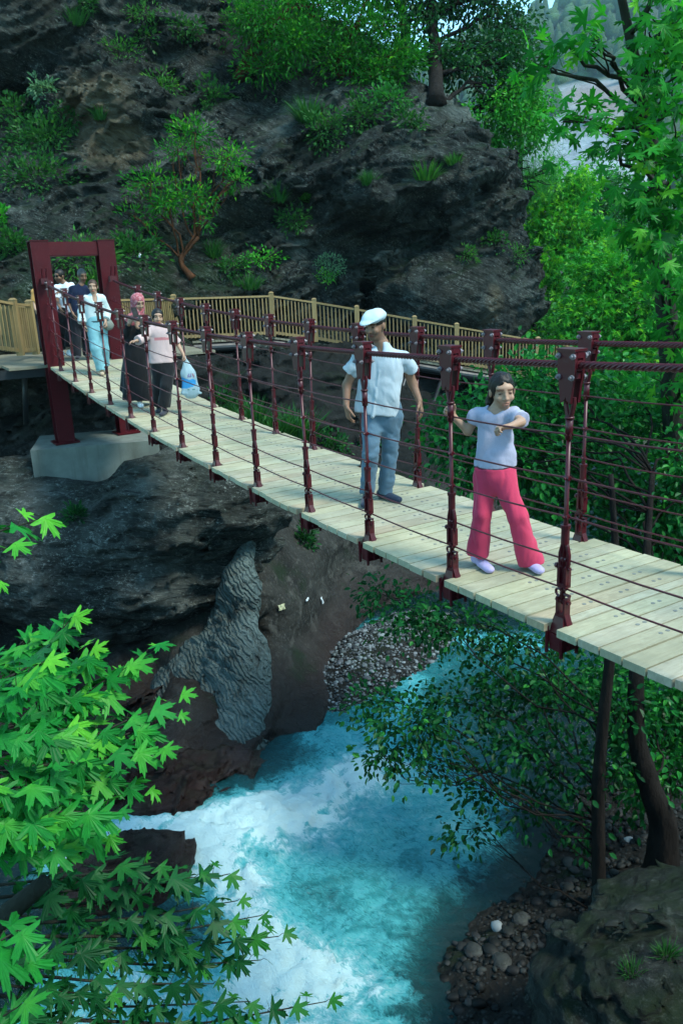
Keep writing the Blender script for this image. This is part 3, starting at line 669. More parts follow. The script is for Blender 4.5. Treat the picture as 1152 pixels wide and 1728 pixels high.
# hangers; local frame x along the bridge, y across, z up, origin on the cable
def xz_prism(mb, prof, y0, y1):
    n = len(prof); V = [(x, y0, z) for x, z in prof] + [(x, y1, z) for x, z in prof]
    mb.add(V, [tuple(range(n))[::-1], tuple(range(n, 2 * n))] + [(i, (i + 1) % n, n + (i + 1) % n, n + i) for i in range(n)])
H = 1.478
ro = MB(); ro.cyl((0, 0, -.28), (0, 0, -.40), .0205, 12); ro.cyl((0, 0, -.275), (0, 0, -.288), .026, 12); ro.cyl((0, 0, -.385), (0, 0, -1.36), .0125, 10)
cl = MB()
prof = [(-.058, .075), (.058, .075), (.060, -.02), (.056, -.06), (.047, -.10), (.034, -.20), (.006, -.185), (0, -.165), (-.006, -.185), (-.034, -.20), (-.047, -.10), (-.056, -.06), (-.060, -.02)]
for sx in (-1, 1): cl.tube([(sx * .026, 0, -.17), (sx * .027, 0, -.21), (sx * .018, 0, -.245), (sx * .006, 0, -.285)], .013, 8)
xz_prism(cl, prof, -.036, -.0205); xz_prism(cl, prof, .0205, .036)
cl.box((0, 0, .08), (.128, .09, .012)); cl.box((0, 0, .055), (.12, .04, .035)); cl.box((0, 0, -.055), (.10, .04, .03))
cl.cyl((-.062, 0, 0), (.062, 0, 0), .030, 14)
cbs = []
for x in (-.05, .05):
    for z, xs in ((.048, 1), (-.062, .9)):
        cb = MB(); cbs.append(cb); cb.tube([(x * xs, y_, z) for y_ in (-.060, -.0475, -.047, -.037, -.0365, .0365, .037, .047, .0475, .060)], [.008, .008, .0155, .0155, .0045, .0045, .0155, .0155, .008, .008], 8)
tb = MB(); tb.cyl((0, 0, -.90), (0, 0, -1.0), .023, 10); tb.cyl((0, 0, -.885), (0, 0, -.905), .028, 10)
for sx in (-1, 1):
    tb.tube([(0, 0, -.98), (sx * .017, 0, -1.01), (sx * .030, 0, -1.06), (sx * .030, 0, -1.11), (sx * .022, 0, -1.15), (sx * .024, 0, -1.24)], .0125, 8)
    tb.box((sx * .024, 0, -1.19), (.018, .04, .11))
tb.box((0, 0, -1.245), (.066, .04, .022)); tb.cyl((-.045, 0, -1.14), (.055, 0, -1.14), .010, 8); tb.cyl((.045, 0, -1.14), (.06, 0, -1.14), .017, 6)
a_ = np.linspace(0, 2 * np.pi, 15); tb.tube([(.033 + .022 * math.cos(q_), 0, -1.30 + .022 * math.sin(q_)) for q_ in a_], .008, 6); tb.cyl((-.05, 0, -1.30), (.02, 0, -1.30), .009, 8)
ft = MB()
for sx in (-1, 1): ft.box((sx * .026, 0, -1.385), (.014, .045, .13))
ft.cyl((-.05, 0, -1.345), (.05, 0, -1.345), .012, 8)
xz_prism(ft, [(-.035, -1.42), (.035, -1.42), (.075, -1.53), (.08, -1.62), (-.08, -1.62), (-.075, -1.53)], -.02, .02)
ft.hexa([(-.055, -.05, -1.535), (.055, -.05, -1.535), (.055, .05, -1.535), (-.055, .05, -1.535), (-.03, -.025, -1.44), (.03, -.025, -1.44), (.03, .025, -1.44), (-.03, .025, -1.44)])
ft.box((0, 0, -1.57), (.13, .11, .06)); ft.box((0, -.01, -1.62), (.09, .12, .05))
for sx in (-1, 1):
    for y in (-.06, .06): ft.cyl((sx * .055, y, -1.50), (sx * .055, y, -1.67), .011, 6)
    ft.cyl((sx * .055, -.10, -1.60), (sx * .055, -.04, -1.60), .017, 6)
hang0 = ro.build('hanger', M['maroon'], None, True)
subs0 = [cl.build('clamp', M['maroon'], hang0), tb.build('turnbuckle', M['maroon'], hang0, False), ft.build('foot_bracket', M['maroon'], hang0)]
for f_ in FR: gd = MB(); gd.cyl((-.018, .0, -H * f_), (.018, 0, -H * f_), .0145, 8); gd.cyl((0, -.024, -H * f_), (0, .024, -H * f_), .0075, 6); subs0.append(gd.build('rope_guide', M['maroon'], hang0))
subs0 += [c_.build('bolt', M['bolt'], hang0) for c_ in cbs]
def set_hanger(h_, s, off):
    h_.parent = bridge; h_.matrix_parent_inverse = BINV
    h_.location = bp(s, off, cabz(s)); h_.rotation_euler = (RNG.normal(0, .006), RNG.normal(0, .012), BROT); h_.scale = (1, 1, (cabz(s) - deckz(s)) / H)
first = True
for off, rng_ in ((0., range(-4, 13)), (BW, range(-4, 13))):
    for s in rng_:
        if s == 12 and off > 0: continue
        if first: h_ = hang0; first = False
        else:
            h_ = hang0.copy(); COL.objects.link(h_)
            for sb in subs0:
                d_ = sb.copy(); COL.objects.link(d_); d_.parent = h_
        set_hanger(h_, s + (.08 if s == 12 else 0), off)
for s in range(-4, 13):
    z = deckz(s) - .135; mb = MB(); mb.bar(bp(s, -.03, z), bp(s, BW + .03, z), .08, .06); bpart(mb.build('cross_beam', M['maroon'], bridge))
# portal
portal = bpart(empty('portal', (0, 0, 0), 0, bridge))
PZ = -2.80
def h_post(sc, oc, ztop):
    mb = MB(); c0_ = bp(sc, oc, 0)
    def loc(dx, dy, z): return np.array([c0_[0] + dx * BD[0] + dy * BN[0], c0_[1] + dx * BD[1] + dy * BN[1], z])
    w, tf = .30, .022
    for sx in (-1, 1):
        x0, x1 = sx * w / 2, sx * (w / 2 - tf)
        mb.hexa([loc(x, y, z) for z in (PZ, ztop) for x, y in ((x0, -w / 2), (x1, -w / 2), (x1, w / 2), (x0, w / 2))][::1])
    mb.hexa([loc(x, y, z) for z in (PZ, ztop) for x, y in ((-w / 2 + tf, -.010), (w / 2 - tf, -.010), (w / 2 - tf, .010), (-w / 2 + tf, .010))])
    mb.hexa([loc(x, y, z) for z in (ztop, ztop + .015) for x, y in ((-w / 2 - .01, -w / 2 - .01), (w / 2 + .01, -w / 2 - .01), (w / 2 + .01, w / 2 + .01), (-w / 2 - .01, w / 2 + .01))])
    mb.hexa([loc(x, y, z) for z in (PZ - .0, PZ + .03) for x, y in ((-.22, -.22), (.22, -.22), (.22, .22), (-.22, .22))])
    return mb
TOPZ = .76
PSA, PSB, POA, POB = 12.62, 12.78, .02, 1.22
for ps, po_ in ((PSA, POA), (PSB, POB)):
    o = h_post(ps, po_, TOPZ).build('post', M['maroon_dark'], portal)
mb = MB()
a, b = bp(PSA, POA + .15, TOPZ - .13), bp(PSB, POB - .15, TOPZ - .13)
for dz in (-.12, .105): mb.bar(a + (0, 0, dz), b + (0, 0, dz), .22, .02)
mb.bar(a, b, .02, .21)
for k_ in (-.11, .09):
    e = np.array([BD[0], BD[1], 0]) * k_; mb.bar(a + e, b + e, .02, .22)
o = mb.build('lintel', M['maroon_dark'], portal)
for off in (0., BW):
    mb = MB(); zc = cabz(S1)
    for dx in (-.035, .035):
        p = bp(S1 - .35, off + dx, zc - .06); mb.cyl(p, p + np.array([-BD[0] * .12, -BD[1] * .12, .26]) * (1, 1, 1), .012, 8)
    mb.box(bp(S1 - .35, off, zc - .02), (.12, .12, .10), [[BD[0], BN[0], 0], [BD[1], BN[1], 0], [0, 0, 1]])
    for f_ in FR:
        z = cabz(S1 - .3) + (deckz(S1 - .3) - cabz(S1 - .3)) * f_; p = bp(S1 - .33, off, z); hk = MB(); hk.tube([p + (0, 0, .07), p + (0, 0, .02), p - np.r_[BD * .06, .02]], .010, 6); hk.build('rope_hook', M['maroon'], portal)
    mb.build('cable_anchor', M['maroon'], portal)
# concrete footing
t = NT('concrete'); co = t.co(); n1 = t.noise(co, 1.6, 6, .6); st_ = t.noise(t.co((5, 5, .5)), 1.5, 5, .6)
c = t.mix(t.ramp(n1, [(.35, 0), (.65, 1)]), (.155, .178, .155), (.09, .105, .09)); c = t.mix(t.ramp(st_, [(.5, 0), (.7, .6)]), c, (.065, .072, .055))
M['concrete'] = t.p(Base_Color=c, Roughness=.85, Normal=t.bump(t.noise(co, 25, 5), .3, .01))
mb = MB()
fa, fb_ = at(52, 765, 14.25), at(268, 742, 14.75)
dvec = (fb_ - fa)[:2]; dl = np.linalg.norm(dvec); dvec /= dl; nv = np.array([-dvec[1], dvec[0]])
n_ = 16; top, bot = PZ - .01, -3.75
for k_ in range(n_):
    u0, u1 = k_ / n_ * dl, (k_ + 1) / n_ * dl
    f0, f1 = [fa[:2] + dvec * u for u in (u0, u1)]
    mb.hexa([(*f0, bot), (*f1, bot), (*(f1 + nv * 1.5), bot), (*(f0 + nv * 1.5), bot), (*f0, top), (*f1, top), (*(f1 + nv * 1.5), top), (*(f0 + nv * 1.5), top)])
foot = mb.build('concrete_footing', M['concrete']); tag(foot, 'weathered grey concrete footing block under the maroon bridge portal', 'footing')

# ------------------------------------------------------------------ timber walkway along the rock
def wz(p): return p
WK = [(-9.6, 15.9, -1.45), (-6.35, 16.2, -1.42), (-5.0, 19.6, -1.45), (-1.85, 21.3, -1.52), (.6, 22.2, -1.98), (3.6, 23.3, -2.62), (7.6, 25.4, -3.3)]
# near edge line read from the photograph
NE = [at(-60, 598, 15.2), at(38, 611, 16.0), at(60, 600, 16.6)]
NE2 = [at(205, 590, 17.9), at(300, 577, 20.6), at(462, 569, 21.6), at(533, 578, 22.0), at(604, 590, 21.9), at(700, 607, 21.8), at(770, 619, 21.8), at(905, 640, 22.3), at(1010, 655, 23.2)]
walk = empty('walkway', tuple(NE2[2])); tag(walk, 'timber walkway on dark steel brackets running along the cliff foot', 'walkway')
WINV = Matrix.Translation(-walk.location)
def wpart(o): o.matrix_parent_inverse = WINV; return o
def strip(line, wdt, th):
    """planked deck of width wdt behind the near edge"""
    mb = MB(); L_ = np.array(line)
    for a, b in zip(L_[:-1], L_[1:]):
        d = b - a; ln = np.linalg.norm(d[:2]); nn = np.array([-d[1], d[0], 0]) / ln; k = max(1, int(ln / .15))
        for i in range(k):
            p, q_ = a + d * (i + .03) / k, a + d * (i + .97) / k; v = RNG.uniform(.75, 1.1)
            mb.hexa([p - (0, 0, th), q_ - (0, 0, th), q_ + nn * wdt - (0, 0, th), p + nn * wdt - (0, 0, th), p, q_, q_ + nn * wdt, p + nn * wdt], (v, v, v))
    return mb
wpart(strip(NE2, 1.7, .05).build('planks', M['walk_wood'], walk))
pl = [bp(12.78, -.1, -1.36), bp(12.78, 1.4, -1.36), bp(16.2, 2.2, -1.42), bp(16.2, -2.6, -1.42), bp(13.4, -2.9, -1.42)]
mb = MB()
for i in range(24):
    s_ = 12.8 + i * .15; mb.bar(bp(s_, -2.9 if s_ > 13.4 else -.75, -1.395), bp(s_, 3.2, -1.395), .14, .05, col=np.ones(3) * RNG.uniform(.8, 1.1))
wpart(mb.build('planks', M['walk_wood'], walk))
mb = MB()
for a, b in zip(NE2[1:-1], NE2[2:]): mb.cyl(a + (0, .05, -.19), b + (0, .05, -.19), .115, 14)
wpart(mb.build('steel_beam', M['steel_black'], walk)); mb = MB()
for a, b in zip(NE2[1:-1], NE2[2:]): mb.bar(a + (0, 1.3, -.17), b + (0, 1.3, -.17), .12, .2)
wpart(mb.build('steel_beam', M['steel_black'], walk)); mb = MB()
for px in (): pass
mb.bar(bp(12.9, -1.0, -1.5), bp(12.9, 1.6, -1.5), .1, .16); wpart(mb.build('steel_beam', M['steel_black'], walk)); mb = MB(); mb.bar(bp(14.2, -2.9, -1.5), bp(14.2, 2.6, -1.5), .1, .16)
wpart(mb.build('steel_beam', M['steel_black'], walk))
for (x, y, Y), (x2, y2, Y2) in (((560, 610, 21.6), (500, 760, 20.6)), ((745, 640, 21.7), (690, 800, 20.2)), ((690, 620, 21.7), (650, 740, 21.2)), ((610, 600, 21.7), (580, 720, 21.2)), ((830, 640, 22.2), (800, 760, 22.2))):
    mb = MB(); mb.cyl(at(x, y, Y), at(x2, y2, Y2), .05, 10); wpart(mb.build('bracket', M['steel_black'], walk, True))
for x, y, y2, Y in ((41, 612, 716, 16.0), (330, 585, 680, 20.8)):
    mb = MB(); mb.cyl(at(x, y, Y), at(x + 4, y2, Y), .055, 10); wpart(mb.build('support_post', M['steel_black'], walk, True))
def fence(name, label, line, hgt, post_every=None, group=None, overhang=.08, posts=None):
    L_ = np.array(line, float); root = empty(name, tuple(L_[0])); tag(root, label, 'fence', group); inv = Matrix.Translation(-root.location)
    def fp(o): o.matrix_parent_inverse = inv; return o
    bal, rail = MB(), MB(); Z = np.array([0, 0, 1.])
    for a, b in zip(L_[:-1], L_[1:]):
        d = b - a; ln = np.linalg.norm(d); k = int(ln / .098)
        for i in range(k):
            p = a + d * (i + .5) / k; v = RNG.uniform(.7, 1.12); bal.bar(p + Z * .05, p + Z * (hgt - .05), .055, .028, up=(-d[1], d[0], 0) if False else (d[0], d[1], 0), col=(v, v * RNG.uniform(.92, 1.03), v * .95))
        rail.bar(a + Z * hgt, b + Z * hgt, .09, .045, col=np.ones(3) * 1.05); rail.bar(a + Z * .10, b + Z * .10, .045, .07, col=np.ones(3) * .9)
    fp(bal.build('balusters', M['fence_wood'], root)); fp(rail.build('rails', M['fence_wood'], root))
    for p in L_:
        mb = MB(); mb.box(p + Z * (hgt + overhang) / 2, (.12, .12, hgt + overhang), col=np.ones(3) * RNG.uniform(.9, 1.1)); mb.hexa([p + np.array([sx * .068, sy * .068, hgt + overhang]) for sx, sy in ((-1, -1), (1, -1), (1, 1), (-1, 1))] + [p + np.array([sx * .03, sy * .03, hgt + overhang + .035]) for sx, sy in ((-1, -1), (1, -1), (1, 1), (-1, 1))])
        fp(mb.build('post', M['fence_wood'], root))
    return root
UPV = np.array([0, 0, .02])
fence('timber_fence', 'long timber baluster fence along the near edge of the walkway behind the bridge', [p + UPV for p in NE2], 1.02)
BK = [p + np.array([-.35, 1.62, .02]) for p in NE2[1:]]
fence('timber_fence', 'timber fence on the far edge of the walkway against the rock, only its rail showing', BK[:4], 1.02)
fence('timber_fence', 'short timber fence at the left picture edge beside the portal', [at(-90, 585, 14.4), at(36, 600, 16.0), at(62, 598, 16.8)], .97)
fence('timber_fence', 'timber fence closing the platform behind the people at the portal', [bp(15.9, -2.6, -1.4), bp(16.2, -.9, -1.4), bp(16.2, .9, -1.4)], 1.0)
# ------------------------------------------------------------------ foliage
def leaf_mat(name, dark, light, tip=None, trans=.35, rough=.45, spec=.16):
    t = NT(name); v = t.attr('tint', 'Fac')
    stops = [(0., dark), (.6, light)] + ([(1., tip)] if tip else [])
    c = t.ramp(v, stops); ln_ = t.noise(t.co(), 38, 4, .7); c = t.mix(1, c, t.ramp(ln_, [(.3, (.72, .78, .8)), (.7, (1.12, 1.06, .95))]), 'MULTIPLY')
    t.p(Base_Color=c, Roughness=rough, Specular_IOR_Level=spec)
    tr = t.n('BsdfTranslucent', {'Color': t.mix(1, c, (1.25, 1.35, .7), 'MULTIPLY')})
    mx = t.n('MixShader', {0: trans}); t.t.links.new(t.b.outputs[0], mx.inputs[1]); t.t.links.new(tr.outputs[0], mx.inputs[2]); t.t.links.new(mx.outputs[0], t.out.inputs[0])
    return t.m
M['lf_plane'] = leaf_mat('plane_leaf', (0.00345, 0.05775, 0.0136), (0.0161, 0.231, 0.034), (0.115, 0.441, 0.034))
M['lf_plane_up'] = leaf_mat('plane_leaf_sunny', (0.0069, 0.105, 0.01496), (0.0322, 0.294, 0.0306), (0.1725, 0.504, 0.034), trans=.45)  # sunlit copy of the plane leaf, brightness put into the colour
M['lf_plane_dark'] = leaf_mat('plane_leaf_shaded', (0.00345, 0.0336, 0.01088), (0.00805, 0.0966, 0.02448), (0.0345, 0.21, 0.0272))  # shaded copy of the plane leaf, shade put into the colour
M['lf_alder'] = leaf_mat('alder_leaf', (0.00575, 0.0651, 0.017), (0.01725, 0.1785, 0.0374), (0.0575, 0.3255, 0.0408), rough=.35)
M['lf_alder_shaded'] = leaf_mat('alder_leaf_shaded', (.004, .042, .014), (.012, .125, .032), (.04, .26, .04))  # alder leaf darkened in its colour to look backlit below the deck
M['lf_bright'] = leaf_mat('bright_leaf', (0.0138, 0.1313, 0.01632), (0.046, 0.3255, 0.0306), (0.207, 0.525, 0.0306))
M['lf_mid'] = leaf_mat('mid_leaf', (0.0115, 0.08925, 0.0204), (0.0345, 0.21, 0.0408), (0.092, 0.336, 0.0408))
M['lf_dark'] = leaf_mat('dark_leaf', (0.00575, 0.03675, 0.01224), (0.0161, 0.09975, 0.02584), (0.04025, 0.189, 0.0306))
M['lf_arb'] = leaf_mat('arbutus_leaf', (0.00805, 0.0735, 0.0102), (0.0276, 0.2205, 0.01768), (0.1495, 0.42, 0.0238))
M['lf_olive'] = leaf_mat('bush_leaf', (0.01035, 0.0609, 0.01496), (0.0299, 0.1365, 0.0306), (0.0805, 0.231, 0.0374))
M['lf_grass'] = leaf_mat('grass_blade', (0.0138, 0.084, 0.01496), (0.0483, 0.1995, 0.03264), (0.138, 0.294, 0.0408))
M['lf_silver'] = leaf_mat('spurge_leaf', (.05, .13, .075), (.14, .29, .17), (.22, .38, .22))
def bark_mat(name, a, b, sc_=9):
    t = NT(name); n = t.noise(t.co((1, 1, .3)), sc_, 6, .65); return t.p(Base_Color=t.mix(t.ramp(n, [(.3, 0), (.7, 1)]), a, b), Roughness=.85, Specular_IOR_Level=.08, Normal=t.bump(n, 1., .05))
M['bark'] = bark_mat('dark_bark', (.006, .0055, .005), (.020, .017, .015)); M['bark_grey'] = bark_mat('plane_bark', (.014, .015, .011), (.035, .038, .027), 5)
M['bark_red'] = bark_mat('arbutus_bark', (.03, .012, .006), (.10, .042, .02))

LEAF = (np.array([(0, 0, 0), (.26, .28, .07), (.24, .66, .05), (0, 1, -.06), (-.24, .66, .05), (-.26, .28, .07)]), [np.array([(0, 1, 2, 3), (0, 3, 4, 5)])])
NARROW = (np.array([(0, 0, 0), (.16, .4, .05), (0, 1, -.10), (-.16, .4, .05)]), [np.array([(0, 1, 2), (0, 2, 3)])])
BLADE = (np.array([(-.035, 0, 0), (.035, 0, 0), (.02, .55, .0), (0, 1, -.12), (-.02, .55, 0)]), [np.array([(0, 1, 2, 4)]), np.array([(4, 2, 3)])])
def _plane():
    half = [(0, 1.0), (6, .78), (12, .84), (14, .62), (22, .36), (30, .50), (36, .74), (39, .68), (46, .94), (50, .70), (56, .72), (60, .48), (72, .28), (84, .42), (90, .58), (100, .68), (106, .46), (122, .26), (150, .16)]
    o = [(math.radians(a), r) for a, r in half]; pts = [(-a, r) for a, r in reversed(o[1:])] + o
    V = [(0, 0, 0)] + [(r * math.sin(a), r * math.cos(a), -.18 * r * r + .05 * math.cos(7 * a) * r) for a, r in pts]
    V = np.array(V); V[:, 1] += .0
    return V, [np.array([(0, i + 1, i) for i in range(1, len(pts))] + [(0, 1, len(pts))])]
PLANE = _plane()
PLANE_S = (np.array([(0, 0, 0), (.10, .25, .03), (.62, .50, -.08), (.22, .48, .03), (0, 1, -.15), (-.22, .48, .03), (-.62, .50, -.08), (-.10, .25, .03), (.55, -.1, -.06), (-.55, -.1, -.06)]),
           [np.array([(0, 8, 1), (9, 0, 7), (0, 1, 3), (1, 2, 3), (0, 3, 4), (0, 4, 5), (0, 5, 7), (7, 5, 6)])])
def leaf_cloud(name, tpl, pos, dirs, ups, size, tint, m, parent=None):
    pos = np.asarray(pos, float); n = len(pos)
    cz = (np.random.default_rng(n).uniform(.2, 2.6, n))[:, None, None]      # every leaf curls differently
    d = dirs / (np.linalg.norm(dirs, axis=1)[:, None] + 1e-9); x = np.cross(d, ups); x /= np.linalg.norm(x, axis=1)[:, None] + 1e-9; u = np.cross(x, d)
    T, F = tpl; k = len(T); s_ = np.asarray(size)[:, None, None]
    V = pos[:, None] + s_ * (T[None, :, :1] * x[:, None] + T[None, :, 1:2] * d[:, None] + cz * T[None, :, 2:] * u[:, None])
    Fs = [(f[None] + (np.arange(n) * k)[:, None, None]).reshape(-1, f.shape[1]) for f in F]
    me = np_mesh(name, V.reshape(-1, 3), Fs, False, {'tint': np.clip(np.repeat(tint, k) + np.tile(.10 - .16 * np.hypot(T[:, 0], T[:, 1]), n), 0, 1)})
    return link_mesh(name, me, m, parent)
def _n2(v): return v / (np.linalg.norm(v, axis=1)[:, None] + 1e-9)
def limb(a, b, k=7, sag=0., wob=.08, rng=RNG):
    a, b = np.asarray(a, float), np.asarray(b, float); tt = np.linspace(0, 1, k)[:, None]; L_ = np.linalg.norm(b - a)
    P = a + (b - a) * tt; w = rng.normal(0, wob * L_, (k, 3)) * np.sin(np.pi * tt); w[1:-1] = (w[1:-1] + w[:-2] + w[2:]) / 2
    P = P + w; P[:, 2] += sag * L_ * np.sin(np.pi * tt[:, 0]); return P
def tree(name, label, trunk, radii, blobs, n, size, tpl, lm, bm, cat='tree', group=None, cluster=14, spread=.22, subs=9, droop=.35, attach=None, tint=(.35, .2), branch_r=.35, seed=0, surf=2.2, upw=.9, crown_name='crown'):
    """blobs: (centre, radii, weight). trunk: polyline. leaves sit in twig clusters at the branch ends"""
    rng = np.random.default_rng(seed + 100)
    trunk = np.array(trunk, float); root = empty(name, tuple(trunk[0])); tag(root, label, cat, group); inv = Matrix.Translation(-root.location)
    mb = MB(); rad = np.asarray(radii, float)
    # smooth trunk
    tt = np.linspace(0, len(trunk) - 1, 6 * (len(trunk) - 1) + 1); P = np.stack([np.interp(tt, np.arange(len(trunk)), trunk[:, i]) for i in range(3)], 1)
    for _ in range(3): P[1:-1] = (P[:-2] + 2 * P[1:-1] + P[2:]) / 4
    R = np.interp(tt, np.arange(len(trunk)), rad); fl_ = 1 + .10 * fbm(np.c_[np.arange(len(P)) * .31, 0 * P[:, 0] + seed, 0 * P[:, 0]], 3); fl_[0] *= 1.35; fl_[1] *= 1.15; mb.tube(P, R * fl_, 14); mb.V[-1] = mb.V[-1] + (.10 * np.repeat(R, 14) * fbm(mb.V[-1] * np.array([7, 7, 2.5]), 3))[:, None] * _n2(mb.V[-1] - np.repeat(P, 14, 0))
    tw = []; tdir = []; wts = np.array([b[2] if len(b) > 2 else 1. for b in blobs], float); wts = wts / wts.sum()
    for bi, b in enumerate(blobs):
        c, r = np.asarray(b[0], float), np.asarray(b[1], float) * np.ones(3)
        dist = np.linalg.norm(P - c, axis=1) + 1.5 * np.clip(P[:, 2] - c[2], -.5, 9); j = int(np.argmin(dist)) if attach is None else int(len(P) * attach(bi))
        j = min(j, len(P) - 1); L_ = limb(P[j], c, 8, .05, .07, rng); r0 = max(.012, min(R[j] * .75, branch_r * R[0] * (.6 + .4 * r.max())))
        mb.tube(L_, np.linspace(r0, r0 * .35, 8), 7)
        ntw = max(3, int(n * wts[bi] / cluster))
        dv = rng.normal(size=(ntw, 3)); dv /= np.linalg.norm(dv, axis=1)[:, None]; rr = rng.random(ntw) ** (1 / surf)
        E_ = c + dv * rr[:, None] * r; tw.append(E_); tdir.append(dv)
        for e in E_[:min(subs, ntw)]:
            i0 = rng.integers(3, 8); S_ = limb(L_[i0], e, 6, .06, .08, rng); mb.tube(S_, np.linspace(r0 * .32, r0 * .10, 6), 5)
    mb.build('trunk', bm, root, True).matrix_parent_inverse = inv
    tw = np.concatenate(tw); tdir = np.concatenate(tdir); nt_ = len(tw); idx = np.repeat(np.arange(nt_), cluster)[:]
    ax = tdir[idx] + rng.normal(0, .35, (len(idx), 3)); off = rng.normal(0, spread, (len(idx), 3)); pos = tw[idx] + off
    d = off / spread * .6 + ax * .7 + rng.normal(0, .5, (len(idx), 3)); d[:, 2] -= droop * 1.6
    up = rng.normal(0, .55, (len(idx), 3)); up[:, 2] += upw
    tn = np.clip(tint[0] + rng.normal(0, tint[1], nt_)[idx] * .7 + rng.normal(0, tint[1] * .7, len(idx)) + .12 * tdir[idx][:, 2], 0, 1)
    c_ = leaf_cloud(crown_name, tpl, pos, d, up, size * rng.uniform(.65, 1.2, len(idx)), tn, lm, root); c_.matrix_parent_inverse = inv
    return root
def B(px, py, Y, r, w=1.): return (at(px, py, Y), r, w)

# --- distant land: right valley floor, hill with woods
gx3, gy3 = np.meshgrid(np.linspace(-40, 70, 130), np.linspace(10, 150, 150), indexing='ij')
P = np.c_[gx3.ravel(), gy3.ravel(), 0 * gx3.ravel()]
rise = sstep(11, 22, gx3 + .15 * (gy3 - 20)) * 3.0 + sstep(27, 46, gy3) * 4. + np.clip(gy3 - 46, 0, 200) * .05 - 1.2 * sstep(20, 9, gx3) * sstep(30, 20, gy3)
gz3 = -7.9 + rise + (.5 * fbm(P * .15, 4)).reshape(gx3.shape)
_i = np.arange(gx3.size).reshape(gx3.shape); q = np.stack([_i[:-1, :-1], _i[1:, :-1], _i[1:, 1:], _i[:-1, 1:]], -1).reshape(-1, 4)
o = link_mesh('valley_slope', np_mesh('valley_slope', np.c_[gx3.ravel(), gy3.ravel(), gz3.ravel()], q), M['ground']); tag(o, kind='structure')
HP = [(600, 470, 150), (800, 480, 150), (1000, 480, 150), (1200, 480, 145), (600, 330, 190), (800, 330, 190), (950, 330, 180), (1050, 330, 170), (1200, 300, 165), (600, 200, 250), (850, 200, 230), (1000, 200, 205), (1200, 150, 190), (600, 110, 330), (800, 70, 330), (900, 100, 290), (1000, 100, 255), (1200, 20, 250), (870, 30, 380), (940, 15, 360), (1010, 0, 340), (1200, -130, 330), (760, 100, 400), (680, 130, 420)]
KH = 2.1
HP = [(a, b, c * KH) for a, b, c in HP]
_F = face(HP, 5.)
hx, hz = np.meshgrid(np.linspace(-300, 560, 150), np.linspace(-9, 400, 110), indexing='ij')
hy = _F(hx, hz)
sky_pts = np.array([at(*p, Y * KH) for p, Y in (((300, 150), 440), ((680, 125), 420), ((860, 38), 385), ((940, 12), 360), ((1010, -4), 340), ((1150, -100), 320), ((1500, -260), 320))])
topz = np.interp(hx[:, 0], sky_pts[:, 0], sky_pts[:, 2])
hz2 = -9 + (hz + 9) / 409 * (topz[:, None] + 9); hy = np.maximum(_F(hx, hz2), 160)
P = np.stack([hx, hy, hz2], -1).reshape(-1, 3); nz_ = fbm(P * .016, 4); P[:, 1] += 15 * nz_
def scar_w(P):
    a = at(985, 262, 185 * KH); b = at(1035, 150, 205 * KH)
    e1 = ((P[:, 0] - a[0]) / 27) ** 2 + ((P[:, 2] - a[2]) / 22) ** 2; e2 = ((P[:, 0] - b[0]) / 15) ** 2 + ((P[:, 2] - b[2]) / 15) ** 2
    return np.clip(1.6 - np.minimum(e1, e2) + .9 * fbm(P * .045, 3), 0, 1), np.clip(1.4 - e2, 0, 1)
sw, sp_ = scar_w(P)
_i = np.arange(hx.size).reshape(hx.shape); q = np.stack([_i[:-1, :-1], _i[1:, :-1], _i[1:, 1:], _i[:-1, 1:]], -1).reshape(-1, 4)
t = NT('hill_side'); co = t.co(); n1 = t.noise(t.co((1, 1, .35)), .08, 6, .7); n2 = t.noise(co, .25, 5, .7)
c = t.mix(n2, (.014, .04, .014), (.045, .07, .03)); c = t.mix(t.attr('scar', 'Fac'), c, t.mix(t.ramp(n1, [(.35, 0), (.65, 1)]), (.12, .14, .15), (.27, .31, .33))); c = t.mix(t.math('MULTIPLY', t.attr('brown', 'Fac'), .75), c, (.19, .13, .11))
M['hill'] = t.p(Base_Color=c, Roughness=.95, Normal=t.bump(n1, 1., 2.5))
hill = link_mesh('hills', np_mesh('hills', P, q, attrs={'scar': sw, 'brown': sp_ * sw}), M['hill']); tag(hill, kind='structure')
# woods on the hill: one mass
rng = np.random.default_rng(8); nW = 5200
cand = rng.integers(0, len(P), nW * 2); wP = P[cand] + rng.normal(0, 3, (nW * 2, 3)); keep = (sw[cand] < .25) & (wP[:, 2] < np.interp(wP[:, 0], sky_pts[:, 0], sky_pts[:, 2]) + 1); wP = wP[keep][:nW]
_jV, _jF = ico(2); Vs, Fs, Ts = [], [], []
for i, p in enumerate(wP):
    con = pnoise(np.array([p * .015]))[0] > .05; s_ = rng.uniform(3.2, 6.4)
    V = _jV * (1 + .38 * pnoise(_jV * 2.2 + rng.uniform(0, 99, 3))[:, None]); V = V * ((.62, .62, 1.5) if con else (1, 1, .95)) * s_
    if con: V[:, :2] *= (1 - .38 * V[:, 2:] / (1.5 * s_))
    Vs.append(V + p + (0, 0, s_ * .5)); Fs.append(_jF + i * len(_jV)); Ts.append(np.full(len(_jV), np.clip((.2 if con else .5) + rng.normal(0, .15), 0, 1)))
t = NT('wood_crowns'); M['woods'] = t.p(Base_Color=t.mix(t.noise(t.co(), .6, 5, .7), t.ramp(t.attr('tint', 'Fac'), [(0, (.014, .055, .022)), (1, (.05, .15, .03))]), (.05, .11, .03)), Roughness=.9, Normal=t.bump(t.noise(t.co(), .9, 5, .7), 1., 2.4))
o = link_mesh('woods', np_mesh('woods', np.concatenate(Vs), np.concatenate(Fs), attrs={'tint': np.concatenate(Ts)}), M['woods']); tag(o, kind='stuff')

